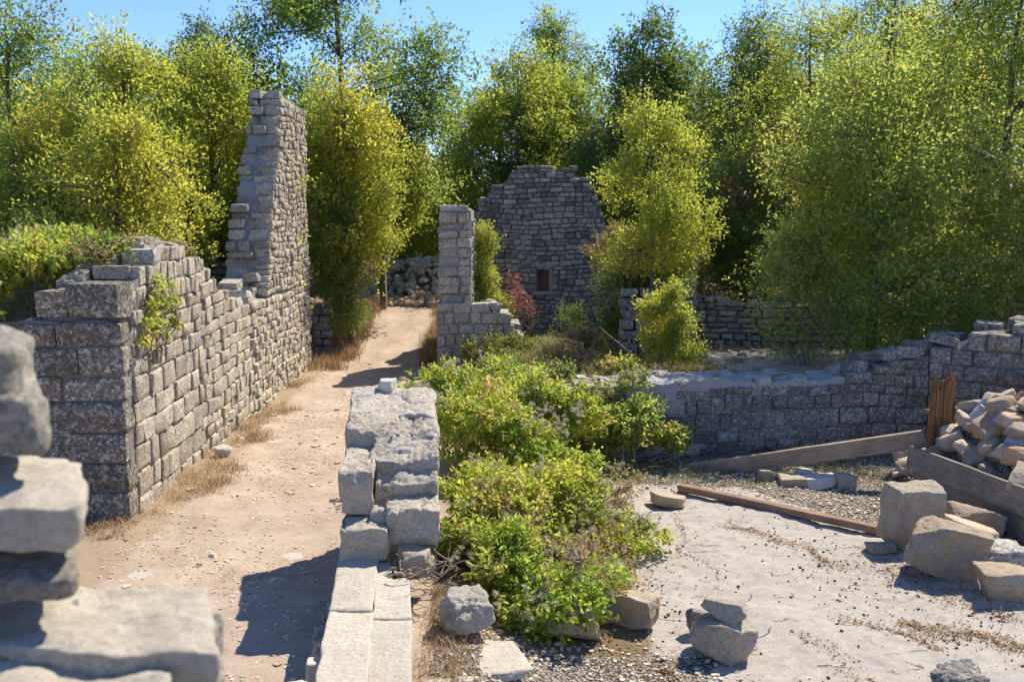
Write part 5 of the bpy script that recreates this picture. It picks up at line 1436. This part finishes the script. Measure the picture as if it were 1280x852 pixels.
b = D(835, 410, 16.6); bush('bush', 'light olive bush on the terrace below the slender tree', (b[0], 16.8, .85), [((0, 0, .45), (.4, .4, .42)), ((-.22, 0, .95), (.25, .3, .3)), ((.28, 0, .8), (.22, .3, .3)), ((.08, 0, 1.25), (.22, .2, .3)), ((-.3, 0, .5), (.25, .2, .25)), ((.34, 0, .3), (.25, .3, .2))], 480, 'leaf_yellow', 204, lsize=.055, tbase=.36, tvar=.22)
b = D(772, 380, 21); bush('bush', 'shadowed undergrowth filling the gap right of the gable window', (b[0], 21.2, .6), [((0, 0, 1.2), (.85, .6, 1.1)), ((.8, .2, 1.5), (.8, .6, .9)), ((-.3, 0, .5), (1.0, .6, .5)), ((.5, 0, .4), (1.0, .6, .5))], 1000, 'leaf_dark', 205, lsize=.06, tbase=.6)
b = D(820, 300, 20.4); bush('bush', 'brownish drying foliage under the slender tree crown', (b[0], 20.4, .7), [((0, 0, 2.2), (1.2, .6, .6)), ((.8, .0, 1.7), (.6, .5, .6)), ((-.8, 0, 1.8), (.6, .5, .6))], 420, 'leaf_dry', 206, lsize=.055, tbase=.5, tvar=.5, gap=.3)
b = D(930, 350, 21.5); bush('bush', 'dark bush spilling over the dry-stone wall at the back of the terrace', (b[0], 21.6, .9), [((0, 0, 1.7), (1.3, .7, 1.0)), ((1.2, .2, 1.8), (1.0, .7, 1.0)), ((-1.2, .2, 2.0), (.9, .7, 1.2))], 1100, 'leaf_dark', 207, lsize=.07, tbase=.55)
b = D(975, 330, 17.5); bush('bush', 'pale-leaved branches reaching left from the big right-hand tree', (b[0] + .6, 17.6, .9), [((-.2, 0, 1.7), (.8, .5, .35)), ((.3, 0, 1.3), (.7, .5, .4)), ((.1, 0, 2.2), (.8, .5, .35)), ((.7, 0, .9), (.5, .5, .4))], 480, 'leaf_silver', 208, lsize=.06, tbase=.6, tvar=.35, gap=.25)
bush('bush', 'red-leaved sprigs glowing in the dark foliage behind the terrace', D(920, 235, 22.2).tolist()[:2] + [1.0], [((0, 0, 2.6), (.6, .3, .45)), ((.3, 0, 2.0), (.5, .3, .35)), ((-.2, 0, 3.1), (.3, .2, .25))], 60, 'leaf_red', 209, per=12, lsize=.07, tbase=.75, gap=.2)
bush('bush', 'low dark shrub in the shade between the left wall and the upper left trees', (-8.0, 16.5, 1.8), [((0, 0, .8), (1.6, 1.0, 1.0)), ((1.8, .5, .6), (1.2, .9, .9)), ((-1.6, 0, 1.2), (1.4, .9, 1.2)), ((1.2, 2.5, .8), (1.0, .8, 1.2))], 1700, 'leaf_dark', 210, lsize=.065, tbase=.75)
bush('bush', 'green thicket behind the rubble heap at the end of the path', (-2.8, 34.5, 1.2), [((0, 0, 1.7), (3.2, 1.0, 1.6)), ((-3, 0, 2.2), (2.0, 1.0, 1.8)), ((2.6, 0, 2.2), (2.0, 1.0, 1.8))], 1500, 'leaf_mid', 211, lsize=.11, slen=.6, tbase=.5)
bush('bush', 'leafy undergrowth along the right boundary wall below the big tree', (8.2, 16.6, .9), [((0, 0, 1.2), (1.2, .7, 1.1)), ((-1.3, -.2, .7), (.9, .6, .8)), ((1.4, 0, 1.9), (1.3, .7, 1.8)), ((.3, .4, 2.6), (1.2, .7, 1.1))], 1800, 'leaf_mid', 212, lsize=.055, tbase=.65)
bush('bush', 'ivy clump creeping on the broken stub below the slim pillar', D(640, 425, 21.9).tolist()[:2] + [.2], [((-.2, 0, .35), (.55, .3, .25)), ((.35, .1, .3), (.4, .3, .3)), ((-.8, -.1, .25), (.4, .25, .25))], 200, 'leaf_dark', 213, lsize=.06, tbase=.9)

bush('bush', 'yellow-green thicket filling the ground between the upper left trees', (-8.6, 19.2, 1.8), [((0, 0, 1.4), (1.6, 1.0, 1.2)), ((2.0, .3, 1.2), (1.3, .9, 1.1)), ((-2.2, 0, 1.6), (1.6, .9, 1.3)), ((1.0, 0, 2.4), (1.2, .8, 1.0))], 1700, 'leaf_yellow', 214, lsize=.07, tbase=.45)
bush('bush', 'mid green thicket behind the left trees near the tall fragment', (-7.2, 22.6, 1.6), [((0, 0, 1.6), (1.5, .8, 1.5)), ((-1.8, 0, 2.4), (1.4, .8, 1.6)), ((.8, .6, 2.9), (1.2, .8, 1.3))], 1500, 'leaf_mid', 215, lsize=.08, tbase=.6)
for (lb, x_, y_, sc_, m_, sd_) in (('low brown scrub in the rough dry grass left of the light bush', .9, 16.9, .5, 'leaf_dry', 221), ('small pale green weed clump in the dry grass nearest the stub', .1, 17.6, .45, 'leaf_yellow', 222),
                                ('tawny dead shrub in the grass below the gable window', 1.2, 19.6, .55, 'leaf_dry', 223), ('green tuft of weeds behind the low wall near the far mound', .7, 15.7, .4, 'leaf_mid', 224), ('straggly bush in the grass under the gable corner', -.1, 20.3, .6, 'leaf_mid', 225), ('tiny bright weed by the light bush root', 1.75, 16.0, .35, 'leaf_yellow', 226)):
    bush('bush', lb, (x_, y_, H1(x_, y_) - .02), [((0, 0, sc_ * .45), (sc_, sc_ * .7, sc_ * .5)), ((sc_ * .6, 0, sc_ * .3), (sc_ * .6, sc_ * .6, sc_ * .4))], 150, m_, sd_, per=14, lsize=.05, slen=.28, gap=.3, tbase=.5, h=sc_)
# vines
def vine(label, base, lumps, n, mat, seed, per=16, slen=.22, lsize=.055, fluff=0, shape=6, **kw):
    kw.setdefault('gap', .2); kw.setdefault('tvar', .38); base = np.array(base, float)
    if n > 400: lumps = split_lumps(lumps, 5, seed)
    t = grow_tree('climbing_vine', label, base, .3, lumps, n, per, slen, lsize, mat, seed, cat='vine', shape=shape, nlimb=10, trunk_r=.018, multi=5, bark='twig', group='vines smothering the walls', aspect=.62, lumpy=.4, **kw)
    rs = np.random.RandomState(seed + 9)
    if fluff:
        lw = [(np.array(l[0]), l[1]) for l in lumps]; Vs = []; Fs = []; nv = 0
        for k in range(fluff):
            l = lw[rs.randint(len(lw))]; u = rs.normal(0, 1, 3); u[2] = abs(u[2]) + .2; u[1] -= .3; u /= np.linalg.norm(u); c = l[0] + u * np.array(l[1]) * 1.04
            for q in range(7):
                cc = c + rs.normal(0, .06, 3); m = 34; dv = rs.normal(0, 1, (m, 3)); dv /= np.linalg.norm(dv, axis=1)[:, None]
                a = np.repeat(cc[None], m, 0); tip = a + dv * rs.uniform(.02, .045, m)[:, None]; sd = np.cross(dv, rs.normal(0, 1, (m, 3))); sd /= np.linalg.norm(sd, axis=1)[:, None]
                V = np.stack([a - sd * .0012, a + sd * .0012, tip + sd * .0022, tip - sd * .0022], 1).reshape(-1, 3)
                Vs.append(V); Fs.append(np.arange(m)[:, None] * 4 + np.array([[0, 1, 2, 3]]) + nv); nv += len(V)
        V = np.vstack(Vs)
        link('seed_heads', mesh('seed_heads', V, np.vstack(Fs), M['seed'], False, dict(tint=rs.random(len(V)))), t, kind='stuff')
    return t
vine('near mound of bright green vine sprawling over soil and boulders beside the sill', (.0, 8.4, .05),
     [((-.25, .35, .38), (.42, .6, .42)), ((.1, .0, .32), (.5, .55, .38)), ((.5, -.15, .22), (.45, .5, .30)), ((-.1, .9, .45), (.5, .5, .42)), ((.25, -.5, .12), (.45, .25, .22))], 1500, 'leaf_vine', 301, fluff=34, tbase=.55)
vine('sprinkling of withered brown leaves and stems in the near vine mound', (.1, 8.5, .05), [((-.2, .5, .40), (.5, .6, .42)), ((.3, .0, .30), (.6, .6, .40)), ((0, -.45, .1), (.7, .3, .15))], 240, 'leaf_dry', 310, per=9, tbase=.7, tvar=.4, lsize=.045)
vine('middle stretch of vine mixed with dry stems between the two mounds', (.1, 10.3, .05),
     [((-.3, -.2, .45), (.5, .9, .40)), ((.3, .3, .35), (.6, .9, .32)), ((.75, -.3, .12), (.6, .8, .2))], 1100, 'leaf_yellow', 302, fluff=34, tbase=.35, tvar=.3)
vine('dry brownish ground vine thinning out onto the bedrock floor', (.85, 10.1, .05), [((.0, 0, .10), (.6, 1.0, .16)), ((.05, 1.5, .12), (.7, .8, .18)), ((.0, -1.3, .06), (.4, .5, .12))], 520, 'leaf_dry', 303, fluff=30, tbase=.45, tvar=.5, lsize=.04)
vine('large far mound of vine swallowing the left end of the low wall', (-.1, 12.7, .1),
     [((-.45, -.3, .75), (.7, .9, .55)), ((.1, .4, .85), (.9, .9, .45)), ((.6, .6, .62), (.6, .6, .45)), ((-.7, .9, .85), (.7, .8, .45)), ((.4, -.7, .45), (.7, .6, .4)), ((-.95, -.1, .95), (.4, .8, .35)), ((.0, 1.6, .9), (1.0, .6, .4))], 2300, 'leaf_vine', 304, per=15, lsize=.06, fluff=60, tbase=.62)
vine('dark green leafy plant hanging against the low wall above the plank end', (1.75, 13.7, 0.), [((-.1, 0, .45), (.5, .35, .42)), ((.35, .1, .3), (.4, .3, .28)), ((-.5, .1, .4), (.4, .3, .35)), ((.2, .2, .75), (.2, .2, .25))], 620, 'leaf_mid', 305, lsize=.06, tbase=.7)
vine('yellow-green vine pouring over the top of the dark lichened corner face', (-6.2, 12.0, 2.0), [((-.45, -.7, .40), (.65, .45, .45)), ((-.1, -.35, .8), (.6, .5, .35)), ((.5, .0, .95), (.5, .5, .22)), ((1.0, .5, 1.05), (.5, .5, .16)), ((-1.2, -.3, .6), (.8, .8, .6)), ((.1, .8, 1.1), (.9, .6, .25)), ((-.6, -.85, .05), (.4, .2, .3))], 1500, 'leaf_vine', 306, lsize=.08, per=12, tbase=.5, fluff=14)
vine('reddish dry vine strand trailing along the broken top of the left wall', (-4.95, 12.9, 2.9), [((.0, -.3, .22), (.35, .7, .12)), ((.2, 1.2, .05), (.25, .7, .12)), ((-.3, -.9, .15), (.5, .4, .12))], 170, 'leaf_dry', 307, lsize=.05, tbase=.5, tvar=.5, per=10)
vine('thin sprigs of vine clinging to the sunlit face near the corner', (-4.36, 12.1, 1.9), [((.02, .0, .55), (.05, .45, .32)), ((.03, .5, .45), (.05, .3, .3)), ((.02, -.3, .3), (.05, .25, .4)), ((.03, .1, .1), (.04, .2, .3))], 75, 'leaf_vine', 308, lsize=.075, tbase=.8, per=7, slen=.16)
vine('sprig of vine climbing the low wall front beside the far mound', (1.35, 14.15, .3), [((0, 0, .55), (.45, .15, .35)), ((.4, 0, .8), (.25, .2, .18))], 110, 'leaf_vine', 309, lsize=.055, tbase=.6, fluff=8, per=10)

def dead_twigs(name, label, base, n, ln, seed, z=.25):
    rs = np.random.RandomState(seed); lines = []
    for k in range(n):
        a = np.array([rs.normal(0, .18), rs.normal(0, .16), rs.uniform(0, z)]); d = rs.normal(0, 1, 3); d[2] = abs(d[2]) * .4; d /= np.linalg.norm(d); L = ln * rs.uniform(.4, 1.2)
        s = np.linspace(0, 1, 5)[:, None]; P = a + d * L * s + np.cumsum(rs.normal(0, .02, (5, 3)), 0); lines.append((P, np.linspace(.008, .003, 5)))
    V, F = tube_net(lines, 4); o = link(name, mesh(name, V, F, M['twig'], True), loc=base); tag(o, label, 'twigs'); return o
dead_twigs('dead_twigs', 'tangle of pale dead twigs between the lowest wall block and the near vine', (-.72, 8.05, .42), 40, .32, 401)
dead_twigs('dead_twigs', 'bare upright twigs of a dead sapling on the shaded terrace', (D(903, 418, 18.3)[0], 18.3, .9), 14, .5, 402, .3)

# ------------------------------------------------------------------ 15. leaf litter drifted along cracks and edges
def litter_streaks():
    rs = np.random.RandomState(91); pts = []
    def streak(px, n, wd):
        wd *= 1.7; P = np.array([G(a, b, .02)[:2] for a, b in px]); seg = np.linalg.norm(np.diff(P, axis=0), axis=1); cum = np.concatenate([[0], np.cumsum(seg)])
        t = rs.uniform(0, cum[-1], n); x = np.interp(t, cum, P[:, 0]); y = np.interp(t, cum, P[:, 1])
        k = .35 + .65 * (fbm(np.stack([t * 3, 0 * t + len(pts), 0 * t], 1), 12, 2) > -.1)
        pts.append(np.stack([x, y], 1) + rs.normal(0, 1, (n, 2)) * wd * (k * (.5 + rs.random(n)))[:, None] + fbm(np.stack([t * 2.5, 0 * t + 3 + len(pts), 0 * t], 1), 14, 3)[:, None] * .16)
    streak([(900, 655), (960, 668), (1010, 680), (1060, 706)], 700, .05)
    streak([(850, 645), (850, 690), (900, 730), (945, 755)], 260, .022)
    streak([(1120, 775), (1180, 788), (1240, 800), (1300, 812)], 1100, .07)
    streak([(1040, 770), (1130, 790), (1180, 810)], 300, .03)
    streak([(800, 640), (790, 690), (800, 740)], 500, .12)
    streak([(1085, 690), (1160, 735), (1270, 770)], 900, .10)
    streak([(1000, 790), (1060, 830), (1100, 850)], 160, .03)
    streak([(700, 800), (760, 815), (860, 850)], 400, .08)
    p = np.vstack(pts); n = len(p); z = hgt(p[:, 0], p[:, 1]) + .006 + rs.uniform(0, .008, n)
    a = rs.uniform(0, 6.28, n); d = np.stack([np.cos(a), np.sin(a), rs.normal(0, .25, n)], 1)
    V, F, T = leaves(np.stack([p[:, 0], p[:, 1], z], 1), d, np.tile([0, 0, 1.0], (n, 1)) + rs.normal(0, .35, (n, 3)), rs.uniform(.012, .045, n), rs.uniform(.006, .022, n), rs.uniform(0, 1, n))
    link('leaf_litter', mesh('leaf_litter', V, F, M['straw'], False, dict(tint=T * .8)), kind='stuff')
    # path litter and straw bits
    q = samp(5000, -4.4, -1.5, 6, 24, lambda x, y, r, n: (x > xwall(y) + .05) & (r < .25 + 1.3 * n), 92); n = len(q); z = hgt(q[:, 0], q[:, 1]) + .008
    a = rs.uniform(0, 6.28, n); d = np.stack([np.cos(a), np.sin(a), rs.normal(0, .15, n)], 1)
    V, F, T = leaves(np.stack([q[:, 0], q[:, 1], z], 1), d, np.tile([0, 0, 1.0], (n, 1)) + rs.normal(0, .3, (n, 3)), rs.uniform(.015, .06, n), rs.uniform(.003, .012, n), rs.uniform(0, 1, n))
    link('path_litter', mesh('path_litter', V, F, M['straw'], False, dict(tint=T * .5)), kind='stuff')
litter_streaks()
